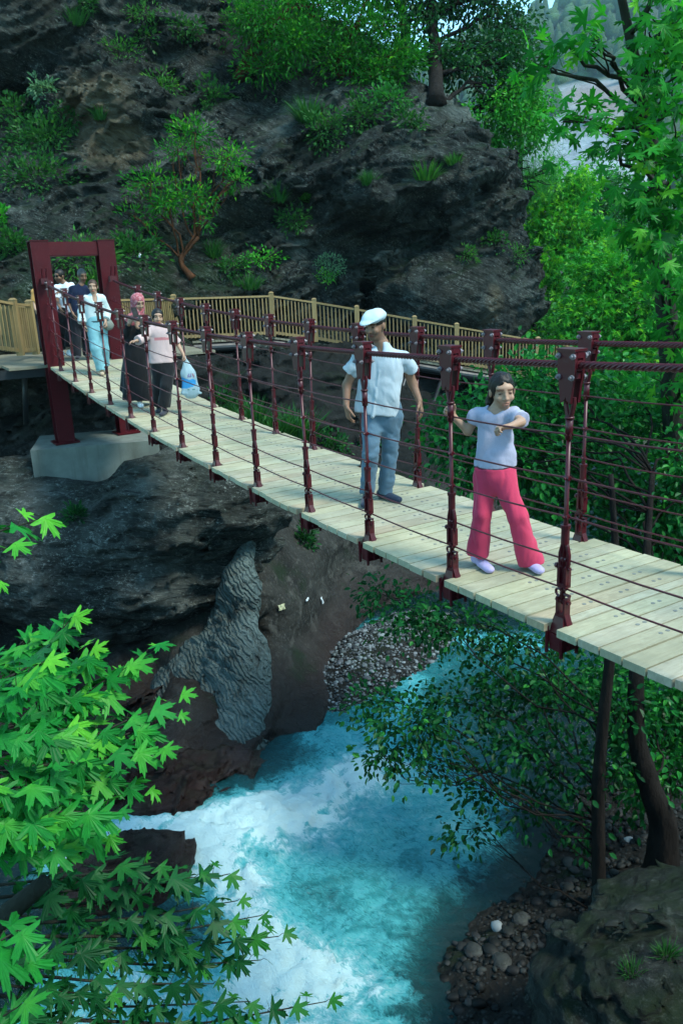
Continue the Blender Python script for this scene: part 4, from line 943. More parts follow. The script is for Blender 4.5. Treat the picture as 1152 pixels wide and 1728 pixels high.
# --- where a photo point meets the rock
def hit(px, py, bvhs=None):
    d = ray(px, py); best = None
    for b in bvhs or (CLIFF_BVH, BANK_BVH, BOULDER_BVH, OUT_BVH, NB_BVH):
        h_ = b.ray_cast(Vector((0, 0, 0)), Vector(d))
        if h_[0] is not None and (best is None or h_[3] < best[1]): best = (h_, h_[3])
    return (np.array(best[0][0]), np.array(best[0][1])) if best else (at(px, py, 24.), np.array([0, -1., 0]))

# --- trees and plants on the cliff
p0 = hit(325, 470)[0]
arb = tree('strawberry_tree', 'small strawberry tree with twisted reddish stems on the slope beside the portal', [p0, p0 + at(300, 440, p0[1]) - at(325, 470, p0[1]), at(335, 400, p0[1] + .1)], [.085, .065, .04],
     [B(255, 310, 21.3, (.65, .5, .26)), B(330, 330, 21.2, (.65, .5, .25)), B(285, 340, 21.0, (.45, .5, .2)), B(330, 225, 21.8, (.8, .5, .34)), B(385, 265, 21.8, (.55, .5, .5)), B(395, 305, 21.6, (.35, .4, .25), .5), B(225, 365, 21.2, (.5, .4, .3), .6), B(300, 250, 21.7, (.6, .5, .3), .6), B(345, 365, 21.2, (.4, .4, .25), .4)],
     2300, .15, NARROW, M['lf_arb'], M['bark_red'], cluster=18, spread=.10, subs=8, tint=(.44, .22), seed=1, droop=-.2, branch_r=.42, attach=lambda i: (.35, .9, .5, .95, .98, .8, .3, .9, .6)[i])
tree('strawberry_tree', 'bright strawberry tree with red brown trunk on the cliff top above the slope', [hit(405, 130)[0], at(425, 80, 25.2), at(470, 40, 25.0)], [.16, .12, .07],
     [B(470, 30, 24.8, (1.2, .9, .8)), B(540, 10, 25.2, (1.3, 1, .8)), B(450, 110, 24.8, (.8, .6, .4), .5), B(500, 70, 24.8, (.9, .7, .5)), B(420, 40, 25, (.8, .6, .6), .5), B(520, -60, 25.5, (1.8, 1.2, .8))], 6500, .17, NARROW, M['lf_arb'], M['bark_red'], cluster=16, spread=.16, tint=(.34, .22), seed=2, droop=-.1)
tree('strawberry_tree', 'strawberry tree with leaning red trunks in the middle of the cliff top', [hit(570, 130)[0], at(585, 100, 25.6), at(600, 60, 25.6)], [.15, .11, .07],
     [B(590, 50, 25.2, (1.1, .9, .8)), B(650, 40, 25.6, (1.2, 1, .9)), B(660, 100, 25.2, (.9, .7, .6)), B(570, 100, 25., (.8, .6, .5), .6), B(630, 130, 25, (.8, .6, .4), .6), B(640, -40, 26, (1.8, 1.2, .8))], 6500, .17, NARROW, M['lf_arb'], M['bark_red'], cluster=16, spread=.16, tint=(.30, .22), seed=3, droop=-.1)
tree('oak_tree', 'big dark evergreen oak with black trunks at the right end of the cliff top', [hit(738, 150)[0] + (0, .4, -.3), at(735, 80, 26.2), at(725, 30, 26.4), at(730, -60, 26.6)], [.22, .18, .15, .10],
     [B(700, 10, 26.4, (1.3, 1.2, .7)), B(770, -10, 26.6, (1.6, 1.4, .8)), B(835, 0, 26.8, (1.2, 1.2, .8)), B(830, 80, 26.4, (1.2, 1, .6)), B(780, 110, 26, (.9, .8, .5), .7), B(880, 110, 26.8, (.8, .8, .8), .7), B(690, 90, 26.6, (.7, .7, .4), .5), B(748, 95, 25.9, (.6, .5, .45), .45), B(760, -90, 27, (2.6, 1.6, .9)), B(845, 150, 26.4, (1.0, .9, .6)), B(870, 50, 27, (.7, .8, .7), .5)], 8500, .15, LEAF, M['lf_dark'], M['bark'], cluster=16, spread=.17, tint=(.42, .22), seed=4)
tree('oak_tree', 'second dark oak stem leaning left behind the strawberry trees', [at(650, 135, 27.5), at(690, 60, 27.6), at(660, -40, 27.8)], [.2, .16, .1],
     [B(620, -30, 28, (2.2, 1.5, 1.)), B(700, -20, 28, (1.5, 1.3, .8)), B(560, -50, 28, (2, 1.5, 1.))], 3500, .16, LEAF, M['lf_dark'], M['bark'], cluster=14, spread=.2, tint=(.4, .2), seed=5)
tree('overhanging_tree', 'feathery light green tree drooping over the right edge of the cliff', [at(800, 190, 26.4), at(830, 165, 26.2), at(860, 170, 26.2)], [.14, .1, .06],
     [B(840, 190, 25.8, (1.0, .8, .6)), B(880, 165, 26, (.8, .7, .6)), B(890, 220, 26, (.7, .7, .6)), B(835, 235, 26.2, (.6, .6, .45), .7), B(910, 190, 26.2, (.5, .6, .6), .5)], 3600, .14, LEAF, M['lf_bright'], M['bark'], cluster=14, spread=.16, tint=(.35, .2), seed=6)
tree('pine_tree', 'soft dull green pine growing behind the cliff edge', [(6.2, 30.5, -6.), at(870, 400, 30.8), at(875, 260, 31), at(880, 200, 31)], [.3, .24, .14, .04],
     [B(860, 270, 30.6, (1.1, 1, .8)), B(890, 310, 30.6, (1.2, 1, .8)), B(850, 330, 30.8, (.9, .9, .7)), B(900, 245, 30.6, (.8, .8, .7)), B(920, 285, 30.8, (.7, .8, .7), .7), B(870, 225, 31, (.7, .7, .5), .6)], 9000, .17, BLADE, M['lf_mid'], M['bark'], cluster=30, spread=.17, tint=(.4, .15), seed=7)
# --- plants on the rock
def bush(name, label, px, py, w, h_, n, size, tpl, lm, cat='bush', group='bushes on the cliff', tint=(.4, .2), seed=0, stems=8, depth=.6, flat=.0):
    c, nn = hit(px, py); rng = np.random.default_rng(seed + 500); Wm = w * c[1] / FPX / 2; Hm = h_ * c[1] / FPX / 2
    c = c + np.array([0, -.10, 0]); root = empty(name, tuple(c - (0, 0, Hm * .9))); tag(root, label, cat, group); inv = Matrix.Translation(-root.location)
    mb = MB(); dv = rng.normal(size=(max(4, n // 10), 3)); dv /= np.linalg.norm(dv, axis=1)[:, None]; rr = rng.random(len(dv)) ** .45
    E_ = c + dv * rr[:, None] * np.array([Wm, Wm * depth, Hm]); b0 = c - np.array([0, -.15, Hm * .95])
    for e in E_[:stems]: mb.tube(limb(b0, e, 5, 0, .1, rng), np.linspace(.016, .006, 5), 5)
    mb.build('stems', M['bark'], root, True).matrix_parent_inverse = inv
    idx = np.repeat(np.arange(len(E_)), 10); sp = max(.05, Wm * .14)
    off = rng.normal(0, sp, (len(idx), 3)); d = off / sp * .6 + dv[idx] * .8; d[:, 2] += .2; up = rng.normal(0, .5, (len(idx), 3)); up[:, 2] += .9
    tn = np.clip(tint[0] + rng.normal(0, tint[1], len(idx)), 0, 1)
    leaf_cloud('foliage', tpl, E_[idx] + off, d, up, size * rng.uniform(.6, 1.2, len(idx)), tn, lm, root).matrix_parent_inverse = inv
    return root
def tuft(name, label, px, py, w, h_, n, lm, cat='grass tuft', group='grass tufts on the rock', seed=0, tint=(.4, .2)):
    c, nn = hit(px, py + h_ * .35); rng = np.random.default_rng(seed + 900); Wm = w * c[1] / FPX / 2; Hm = h_ * c[1] / FPX
    a = rng.uniform(0, 6.283, n); r = rng.random(n) ** .5; base = c + np.c_[np.cos(a) * r * Wm * .55, np.sin(a) * r * Wm * .35 - .03, rng.normal(0, .02, n) - .05]
    d = np.c_[np.cos(a) * r * .75, np.sin(a) * r * .5 - .15, np.ones(n)] + rng.normal(0, .22, (n, 3)); up = np.c_[-np.cos(a), -np.sin(a), .3 * np.ones(n)] + rng.normal(0, .3, (n, 3))
    o = leaf_cloud(name, BLADE, base - c, d, up, Hm * rng.uniform(.55, 1.15, n), np.clip(tint[0] + rng.normal(0, tint[1], n), 0, 1), lm); o.location = c
    # wider blades for small tufts
    return tag(o, label, cat, group)
BUSHES = [
    ('light green shrub hanging high on the cliff left of the strawberry tree', 205, 92, 62, 44, 'lf_grass', .13),
    ('small leafy plant on the ledge above the yellowish rock', 75, 150, 44, 34, 'lf_silver', .12),
    ('bright shrub standing on the mid cliff ledge', 275, 146, 62, 52, 'lf_grass', .14),
    ('duller shrub right of the bright ledge shrub', 352, 168, 72, 56, 'lf_olive', .13),
    ('dense dark shrub at the left edge, upper part', 25, 195, 80, 50, 'lf_olive', .13),
    ('dense dark shrub beside the left edge with bare stems', 75, 240, 120, 80, 'lf_olive', .13),
    ('low dark shrub under the left edge shrubs', 60, 300, 150, 60, 'lf_olive', .12),
    ('narrow dark shrub right of the left edge shrubs', 115, 200, 50, 40, 'lf_olive', .11),
    ('bright little shrub at the left edge above the portal', 6, 368, 44, 34, 'lf_bright', .13),
    ('tiny shrub at the top edge left of centre', 152, 6, 34, 26, 'lf_olive', .11),
    ('tiny shrub at the top edge under the sky line', 243, 22, 50, 32, 'lf_grass', .12),
    ('small dull shrub below the top edge', 248, 60, 52, 34, 'lf_olive', .12),
    ('small shrub on the dark rock near the top', 312, 46, 56, 36, 'lf_olive', .12),
    ('yellowish shrub below the first strawberry tree', 388, 38, 50, 40, 'lf_grass', .13),
    ('drooping dark shrub in the middle of the dark face', 548, 220, 84, 64, 'lf_olive', .12),
    ('hanging shrub on the dark face right of centre', 610, 195, 60, 60, 'lf_olive', .12),
    ('dark shrub under the big oak on the cliff shoulder', 690, 205, 56, 40, 'lf_olive', .12),
    ('shrub below the strawberry trees', 655, 170, 66, 46, 'lf_mid', .13),
    ('low green shrub behind the portal lintel', 140, 440, 120, 60, 'lf_grass', .14),
    ('low green shrub at the foot of the strawberry tree', 230, 430, 90, 60, 'lf_olive', .13),
    ('low shrub left of the portal', 22, 420, 60, 60, 'lf_olive', .13),
    ('leafy shrub on the slope right of the strawberry tree', 440, 436, 70, 26, 'lf_bright', .10),
    ('leafy shrub above the fence corner', 390, 452, 64, 30, 'lf_olive', .11),
    ('green patch shrub under the mullein', 495, 372, 60, 40, 'lf_olive', .11),
    ('pale shrub on the lower bulge of the cliff', 783, 430, 44, 34, 'lf_grass', .11),
    ('dark shrub on the ledge over the lower bulge', 830, 410, 46, 40, 'lf_olive', .11),
    ('moss green shrub at the right cliff edge', 872, 430, 34, 36, 'lf_grass', .11),
    ('small leafy shrub in the soil under the boulder nose', 515, 910, 40, 60, 'lf_dark', .10),
    ('dark bush on the shadowed rock under the walkway, left one', 372, 676, 70, 46, 'lf_dark', .11), ('dark bush on the shadowed rock under the walkway, middle one', 560, 752, 70, 50, 'lf_dark', .11), ('dark bush on the shadowed rock beside the alder leaves', 640, 745, 60, 60, 'lf_dark', .11),
    ('tiny leafy plant on the dark boulder', 132, 868, 34, 22, 'lf_dark', .10),
]
for i, (lb, px, py, w, h_, m_, sz) in enumerate(BUSHES):
    bush('bush', lb, px, py, w, h_, int(120 + w * h_ / 9), sz, NARROW if m_ == 'lf_grass' else LEAF, M[m_], seed=i)
TUFTS = [('fine grass tuft on the rock top right of the mullein', 716, 290, 60, 34, 'lf_grass'), ('small grass tuft on the upper right ledge', 765, 268, 34, 20, 'lf_grass'), ('grass tuft growing on the dark right wall', 620, 300, 30, 24, 'lf_olive'),
    ('tall green grass tuft behind the deck, left one', 430, 700, 70, 60, 'lf_olive'), ('tall green grass tuft behind the deck, middle one', 470, 716, 70, 56, 'lf_olive'), ('tall green grass tuft behind the deck, right one', 505, 722, 60, 70, 'lf_olive'), ('thin grass tuft beside the support post of the walkway', 400, 690, 50, 40, 'lf_olive'),
    ('grass tuft on the ledge left of the mullein', 470, 325, 40, 34, 'lf_olive'), ('grass tuft hanging under the cliff top', 520, 190, 50, 40, 'lf_olive'), ('grass tuft behind the portal', 165, 470, 60, 40, 'lf_grass'), ('dry grass tuft beside the strawberry tree trunk', 360, 420, 40, 30, 'lf_olive'),
    ('grass tuft on the slope above the fence', 420, 475, 60, 26, 'lf_olive'), ('grass tuft in a crack of the upper left wall', 130, 30, 40, 26, 'lf_olive'), ('grass tuft on the yellowish rock', 170, 190, 30, 22, 'lf_olive'), ('grass tuft on the mossy boulder, left of the other one', 1062, 1622, 70, 40, 'lf_olive'), ('grass tuft on the mossy boulder at the right picture edge', 1120, 1590, 60, 40, 'lf_olive')]
for i, (lb, px, py, w, h_, m_) in enumerate(TUFTS): tuft('grass_tuft', lb, px, py, w, h_, 170, M[m_], seed=i)
# mullein with its yellow spike, spurge cushion
c, _ = hit(508, 340); rng = np.random.default_rng(77); root = empty('mullein', tuple(c)); tag(root, 'mullein with a rosette of pale leaves and tall yellow flower spikes', 'plant'); inv = Matrix.Translation(-root.location)
n = 60; a = rng.uniform(0, 6.28, n); hh_ = rng.random(n); pos = c + np.c_[np.cos(a) * .05, np.sin(a) * .05 - .1, hh_ * .25]; d = np.c_[np.cos(a), np.sin(a) * .6 - .2, rng.uniform(-.5, .9, n)]
leaf_cloud('leaves', LEAF, pos, d, np.tile((0, 0, 1.), (n, 1)) + rng.normal(0, .3, (n, 3)), .33 * (1 - .5 * hh_), rng.uniform(.2, .7, n), M['lf_grass'], root).matrix_parent_inverse = inv
M['yellow'] = paint_mat('yellow_flower', (.42, .36, .05), .7)
for dx, hh_ in ((.24, .62), (.30, .52), (-.05, .5)):
    mb = MB(); k = np.linspace(0, 1, 9); mb.tube(c + np.c_[dx * k ** .7, -.15 + 0 * k, .1 + hh_ * k], np.array([.012, .014, .016, .03, .036, .036, .034, .026, .010]), 8); mb.build('flower_spike', M['yellow'], root, True).matrix_parent_inverse = inv
bush('spurge', 'round pale green spurge cushion on the dark rock above the fence', 556, 452, 50, 40, 700, .09, NARROW, M['lf_silver'], cat='plant', group=None, tint=(.6, .2), seed=60)
bush('spurge', 'small bright green plant below the pale spurge cushion', 548, 468, 30, 20, 200, .09, NARROW, M['lf_bright'], cat='plant', group=None, tint=(.6, .2), seed=61)

# --- trees beyond the bridge on the right
tree('broadleaf_tree', 'tall bright green broadleaf tree beside the cliff edge', [(8.8, 33, -4.5), at(935, 500, 33), at(940, 340, 33)], [.25, .2, .06],
     [B(935, 320, 32.6, (1.1, 1, .9)), B(980, 320, 32.8, (.7, .8, .8), .6), B(910, 380, 32.4, (1.0, 1, .9)), B(970, 390, 32.2, (1.2, 1, 1)), B(930, 450, 32, (1.3, 1, 1)), B(990, 450, 32.4, (1.1, 1, 1)), B(905, 520, 32, (1.0, 1, 1)), B(960, 530, 31.6, (1.4, 1, 1)), B(900, 440, 32, (.7, .8, .8), .6), B(885, 570, 32, (1, 1, .8)), B(890, 330, 32.8, (.5, .6, .5), .4)], 9500, .21, PLANE_S, M['lf_bright'], M['bark_grey'], cluster=12, spread=.22, tint=(.56, .24), seed=20)
tree('broadleaf_tree', 'greyish green tree standing farther back between two brighter ones', [(15.5, 46, -3.8), at(1025, 420, 46), at(1030, 310, 46)], [.25, .18, .06],
     [B(1010, 310, 46, (1.5, 1.2, 1)), B(1050, 330, 46, (1.5, 1.2, 1.2)), B(1020, 380, 46, (1.8, 1.3, 1.3)), B(990, 350, 46, (1.1, 1, 1)), B(1060, 400, 46, (1.7, 1.3, 1.3)), B(1000, 430, 46, (1.5, 1.3, 1.3))], 6000, .24, LEAF, M['lf_mid'], M['bark_grey'], cluster=14, spread=.32, tint=(.4, .2), seed=21)
tree('broadleaf_tree', 'broad green tree filling the bank behind the right end of the bridge', [(10.6, 24, -6.2), at(1060, 640, 24), at(1060, 480, 24)], [.24, .18, .06],
     [B(1020, 470, 24, (1, 1, .8)), B(1070, 450, 24.4, (1, 1, .8)), B(1130, 440, 24.6, (1, 1, .8)), B(1000, 540, 23.6, (1, .9, .8)), B(1060, 540, 23.4, (1.1, 1, .9)), B(1125, 530, 23.4, (1.1, 1, .9)), B(960, 590, 23.6, (.9, .9, .6)), B(1040, 610, 23, (1.2, 1, .8)), B(1120, 620, 23, (1.2, 1, .9)), B(940, 640, 24, (.9, .8, .6), .7), B(1010, 680, 23.6, (1.2, 1, .7)), B(1120, 700, 23.6, (1.2, 1, .8))], 9500, .20, PLANE_S, M['lf_bright'], M['bark'], cluster=12, spread=.2, tint=(.42, .24), seed=22)
tree('broadleaf_tree', 'shadowed tree standing low between the cliff foot and the river', [(7.4, 27, -6.4), at(905, 620, 27), at(900, 540, 27)], [.2, .15, .05],
     [B(885, 620, 27, (1, 1, .9)), B(930, 560, 27.4, (1, 1, .9)), B(950, 680, 27, (1.2, 1, 1)), B(870, 700, 27, (1., 1, 1)), B(1010, 740, 27, (1.6, 1, 1))], 4200, .2, LEAF, M['lf_mid'], M['bark'], cluster=14, spread=.25, tint=(.35, .2), seed=23)
# plane tree reaching in from the right
tree('plane_tree', 'plane tree with big lobed leaves reaching in from the upper right', [(4.35, 9.3, -6.2), at(1140, 760, 9.5), at(1120, 480, 9.6), at(1108, 300, 9.4), at(1080, 150, 9.2), at(1040, -40, 9.0)], [.17, .14, .11, .09, .06, .04],
     [B(1115, 50, 8.4, (.32, .4, .35), .8), B(1140, 40, 8.8, (.45, .5, .5)), B(1125, 140, 8.3, (.38, .45, .4), .9), B(1095, 200, 8.3, (.26, .3, .25), .5), B(1130, 240, 8.2, (.45, .4, .4)), B(1060, 260, 8.0, (.25, .3, .2), .5), B(955, 75, 8.6, (.32, .3, .16), .16), B(1000, 75, 8.6, (.14, .3, .12), .07), B(915, 115, 8.6, (.24, .3, .10), .14), B(985, 205, 8.2, (.14, .2, .08), .08), 
      B(1090, 320, 8.2, (.42, .4, .35)), B(1135, 370, 8.3, (.4, .4, .35)), B(1075, 390, 8.2, (.25, .3, .2), .6), B(950, 205, 8.2, (.16, .2, .08), .2), B(1100, 440, 8.6, (.35, .4, .3), .7), B(1150, 480, 8.8, (.4, .4, .4), .7), B(1135, 560, 8.7, (.4, .35, .35), .8), B(1145, 650, 8.9, (.35, .35, .35), .7), B(1120, -60, 8.6, (.6, .6, .4))],
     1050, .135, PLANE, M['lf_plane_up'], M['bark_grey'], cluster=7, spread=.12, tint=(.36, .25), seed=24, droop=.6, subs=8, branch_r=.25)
# two trees on the shore
sx, sy = atz(1012, 1505, -6.6)[:2]; b1 = np.array([sx, sy, shore_z(sx, sy) - .1]); Y1 = sy
tree('alder_tree', 'thin straight dark trunked tree on the shore, its leaves spreading over the river', [b1, at(1008, 1350, Y1), at(1015, 1230, Y1 + .05), at(1030, 1100, Y1 + .1), at(1040, 960, Y1 + .3), at(1030, 800, Y1 + .5)], [.08, .07, .06, .052, .04, .025],
     [B(700, 1220, 8.3, (.55, .5, .28)), B(640, 1270, 8.3, (.35, .35, .12), .4), B(620, 1180, 9.0, (.4, .4, .25), .5), B(780, 1180, 8.6, (.6, .5, .35)), B(860, 1150, 8.6, (.6, .5, .4)), B(930, 1180, 8.2, (.5, .5, .4)), B(870, 1260, 7.9, (.5, .4, .25), .8), B(940, 1290, 7.7, (.4, .4, .3), .7), B(820, 1330, 7.9, (.35, .3, .16), .4), B(790, 1400, 7.9, (.28, .3, .12), .28), B(900, 1370, 7.7, (.35, .3, .2), .35), B(700, 1040, 9.2, (.55, .6, .25)), B(640, 1000, 9.6, (.3, .5, .2), .4), B(780, 1050, 9.0, (.6, .6, .25)), B(880, 1080, 8.6, (.5, .5, .25), .8),
      B(1020, 1290, 7.5, (.3, .25, .3), .4), B(1040, 1190, 7.6, (.3, .3, .3), .4), B(985, 1400, 7.6, (.25, .2, .25), .22), B(690, 1290, 8.0, (.25, .25, .1), .25), B(740, 1290, 8.0, (.3, .25, .12), .3)],
     5600, .09, LEAF, M['lf_alder_shaded'], M['bark'], cluster=10, spread=.10, tint=(.36, .2), seed=25, subs=10, branch_r=.17)
sx, sy = atz(1118, 1455, -6.4)[:2]; b2 = np.array([sx, sy, shore_z(sx, sy) - .12]); Y2 = sy
tree('alder_tree', 'thick crooked dark trunked tree at the right edge of the shore', [b2, at(1120, 1390, Y2), at(1095, 1330, Y2), at(1072, 1250, Y2 + .1), at(1072, 1150, Y2 + .2), at(1085, 1000, Y2 + .6), at(1100, 800, Y2 + 1.2)], [.22, .15, .12, .095, .08, .05, .03],
     [B(1110, 1180, 8.4, (.5, .4, .4)), B(1130, 1280, 8.2, (.4, .4, .3), .7), B(1000, 1150, 8.8, (.5, .5, .4)), B(1060, 1230, 8.2, (.35, .35, .3), .6), B(1085, 1330, 7.8, (.25, .25, .25), .3),
      B(1090, 820, 9.4, (.8, .7, .5)), B(1010, 800, 9.6, (.7, .6, .5)), B(930, 840, 9.4, (.6, .5, .5)), B(1140, 900, 9.2, (.5, .5, .5)), B(960, 740, 9.8, (.8, .6, .45)), B(1050, 690, 10.2, (.8, .7, .5)), B(1140, 700, 10, (.6, .6, .6)), B(900, 690, 10, (.6, .6, .4)), B(800, 690, 9.6, (.35, .4, .2), .5), B(760, 740, 9.4, (.3, .4, .2), .4), B(790, 780, 9.2, (.35, .4, .25), .5), B(850, 760, 9.4, (.5, .5, .35)), B(890, 780, 9.2, (.4, .4, .4), .7), B(960, 640, 10.4, (.7, .7, .4)), B(880, 630, 10.6, (.4, .5, .25), .5), B(1080, 960, 9, (.5, .5, .3), .7), B(740, 700, 9.8, (.2, .3, .12), .2), B(1150, 800, 8.9, (.4, .4, .4), .7), B(1110, 870, 8.9, (.4, .4, .3), .6), B(1040, 900, 9.2, (.4, .4, .25), .5)],
     16000, .10, LEAF, M['lf_alder'], M['bark'], cluster=10, spread=.13, tint=(.44, .22), seed=26, subs=6, branch_r=.09)
# driftwood behind the crooked trunk
mb = MB(); mb.tube(limb(at(1060, 1392, 9.0), at(1140, 1322, 9.4), 9, 0, .02), np.array([.05, .06, .065, .06, .06, .06, .055, .05, .03]), 9); o = mb.build('driftwood', M['bark_grey'], None, True); tag(o, 'weathered driftwood log leaning on the gravel behind the crooked trunk', 'log')

# --- plane branches reaching in on the left, close to the viewer
def plane_spray(name, label, trunk, radii, twigs, lm, size, seed, tint):
    """twigs: list of (polyline, n leaves) each leaf with its own stalk"""
    rng = np.random.default_rng(seed); root = empty(name, tuple(trunk[0])); tag(root, label, 'tree'); inv = Matrix.Translation(-root.location)
    mb = MB(); P = np.array(trunk); tt = np.linspace(0, len(P) - 1, 25); P2_ = np.stack([np.interp(tt, np.arange(len(P)), P[:, i]) for i in range(3)], 1); mb.tube(P2_, np.interp(tt, np.arange(len(P)), radii), 10)
    mb.build('trunk', M['bark_grey'], root, True).matrix_parent_inverse = inv
    br = MB(); pos, dr, up, sz, tn = [], [], [], [], []
    for line, n in twigs:
        line = np.array(line); tt = np.linspace(0, len(line) - 1, 14); L_ = np.stack([np.interp(tt, np.arange(len(line)), line[:, i]) for i in range(3)], 1); L_[1:-1] = (L_[:-2] + L_[1:-1] * 2 + L_[2:]) / 4
        ln = np.linalg.norm(np.diff(L_, axis=0), axis=1).sum(); br.tube(L_, np.linspace(.004 + .004 * ln, .0022, 14), 6)
        T = np.gradient(L_, axis=0); T /= np.linalg.norm(T, axis=1)[:, None]
        for k in range(n):
            f = 1 - (k + .5 * rng.random()) / n * .8 if k else 1.; i = min(13, int(f * 13)); p = L_[i]; side = (-1) ** k
            lat = np.cross(T[i], (0, 0, 1)); lat /= np.linalg.norm(lat) + 1e-9
            d = T[i] * rng.uniform(.4, 1.) + lat * side * rng.uniform(.5, 1.1) + rng.normal(0, .25, 3); d[2] -= rng.uniform(0, .35); d /= np.linalg.norm(d)
            st_ = p + d * size * rng.uniform(.25, .6) + np.array([0, 0, .02]); br.tube([p, (p + st_) / 2 + (0, 0, .008), st_], [.0016, .0014, .0012], 4)
            dd = d.copy(); dd[2] -= rng.uniform(.1, .5); u_ = np.array([0, -.35, 1.]) + rng.normal(0, .3, 3)
            pos.append(st_); dr.append(dd); up.append(u_); s_ = size * (rng.uniform(.75, 1.15) if k > 1 else rng.uniform(.45, .8)); sz.append(s_)
            tn.append(np.clip(tint + rng.normal(0, .17) + (.3 if k < 2 else 0), 0, 1))
    br.build('branches', M['bark_grey'], root, True).matrix_parent_inverse = inv
    leaf_cloud('leaves', PLANE, np.array(pos), np.array(dr), np.array(up), np.array(sz), np.array(tn), lm, root).matrix_parent_inverse = inv
    return root
def ln(*p): return [at(*q_) for q_ in p]
rng = np.random.default_rng(41); tw = []
UPPER = [((-60, 1180, 2.6), (60, 1120, 2.7), (115, 1050, 2.75)), ((-60, 1180, 2.6), (80, 1160, 2.7), (150, 1105, 2.8)), ((-40, 1240, 2.5), (110, 1190, 2.7), (265, 1095, 2.9)), ((-40, 1240, 2.5), (120, 1200, 2.7), (200, 1140, 2.8)),
    ((-60, 1280, 2.4), (120, 1260, 2.6), (290, 1180, 2.8)), ((0, 1270, 2.5), (150, 1260, 2.6), (285, 1215, 2.75)), ((-60, 1300, 2.3), (100, 1310, 2.5), (240, 1330, 2.6)), ((-60, 1300, 2.3), (100, 1290, 2.5), (265, 1265, 2.6)), ((-60, 1360, 2.2), (60, 1370, 2.3), (200, 1370, 2.4)),
    ((-60, 1220, 2.3), (20, 1180, 2.3), (60, 1130, 2.35)), ((-60, 1260, 2.2), (40, 1240, 2.25), (110, 1230, 2.3)), ((-60, 1320, 2.2), (30, 1330, 2.2), (90, 1320, 2.3)), ((-60, 1380, 2.1), (0, 1390, 2.15), (60, 1400, 2.2)), ((0, 1200, 2.8), (100, 1230, 2.9), (190, 1250, 2.9)), ((-40, 1150, 2.7), (10, 1110, 2.8), (50, 1090, 2.8)),
    ((-60, 1420, 2.3), (80, 1400, 2.45), (180, 1400, 2.5)), ((-50, 1340, 2.6), (90, 1350, 2.7), (170, 1330, 2.7)), ((-50, 1250, 3.0), (90, 1290, 3.0), (180, 1300, 3.0)), ((-60, 1440, 2.2), (30, 1440, 2.3), (110, 1430, 2.4))]
for l_ in UPPER: tw.append((ln(*l_), 16))
for l_, n in ((((-60, 915, 2.3), (10, 893, 2.4), (62, 878, 2.45)), 4), (((-60, 950, 2.3), (-20, 935, 2.3), (12, 925, 2.3)), 3), (((-60, 1000, 2.2), (-30, 990, 2.2), (5, 985, 2.2)), 2)): tw.append((ln(*l_), n))
TRK = [(-3.2, 3.0, -6.2), (-2.7, 2.9, -4), (-2.2, 2.7, -2.4), (-1.6, 2.5, -1.4), (-1.35, 2.3, -.6)]
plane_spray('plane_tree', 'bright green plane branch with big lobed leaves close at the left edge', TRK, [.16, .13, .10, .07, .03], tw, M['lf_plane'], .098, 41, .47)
tw = []
LOWER = [((-60, 1500, 2.6), (120, 1480, 2.8), (260, 1455, 2.9)), ((-60, 1520, 2.6), (150, 1500, 2.8), (330, 1480, 3.0)), ((-60, 1540, 2.6), (200, 1520, 2.9), (385, 1475, 3.1)), ((0, 1560, 2.7), (230, 1550, 2.9), (400, 1520, 3.1)), ((0, 1580, 2.7), (250, 1580, 2.9), (440, 1545, 3.1)), ((100, 1600, 2.8), (300, 1600, 3.0), (470, 1580, 3.15)),
    ((100, 1620, 2.8), (300, 1630, 3.0), (440, 1620, 3.1)), ((0, 1640, 2.6), (200, 1660, 2.8), (360, 1660, 2.9)), ((0, 1680, 2.6), (200, 1700, 2.8), (420, 1690, 3.0)), ((100, 1720, 2.7), (330, 1730, 2.9), (550, 1690, 3.1)), ((-60, 1600, 2.4), (60, 1610, 2.5), (180, 1610, 2.6)), ((-60, 1650, 2.4), (60, 1670, 2.5), (180, 1680, 2.6)), ((-60, 1700, 2.3), (60, 1720, 2.4), (200, 1740, 2.6)), ((50, 1740, 2.6), (250, 1760, 2.8), (450, 1740, 2.9)), ((0, 1540, 3.0), (140, 1560, 3.1), (280, 1600, 3.2))]
for l_ in LOWER: tw.append((ln(*l_), 16))
TRK = [(-3.0, 2.2, -6.2), (-2.5, 2.3, -4.4), (-2.1, 2.4, -3.2), (-1.6, 2.5, -2.5), (-1.2, 2.6, -2.2)]
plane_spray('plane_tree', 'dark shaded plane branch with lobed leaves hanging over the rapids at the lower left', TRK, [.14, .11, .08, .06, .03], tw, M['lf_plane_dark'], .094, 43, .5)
tw = [(ln(*l_), n) for l_, n in ((((-80, 1630, 1.9), (-20, 1600, 2.0), (30, 1570, 2.05)), 3), (((-80, 1670, 1.9), (-40, 1660, 1.95), (10, 1640, 2.0)), 2), (((-80, 1740, 1.9), (-20, 1730, 2.0), (30, 1700, 2.0)), 3))]
plane_spray('plane_tree', 'few big light green plane leaves low at the left edge', [(-2.6, 1.6, -6.2), (-2.1, 1.7, -4), (-1.6, 1.8, -2.6), (-1.3, 1.9, -2.2)], [.1, .08, .05, .02], tw, M['lf_plane'], .13, 47, .22)
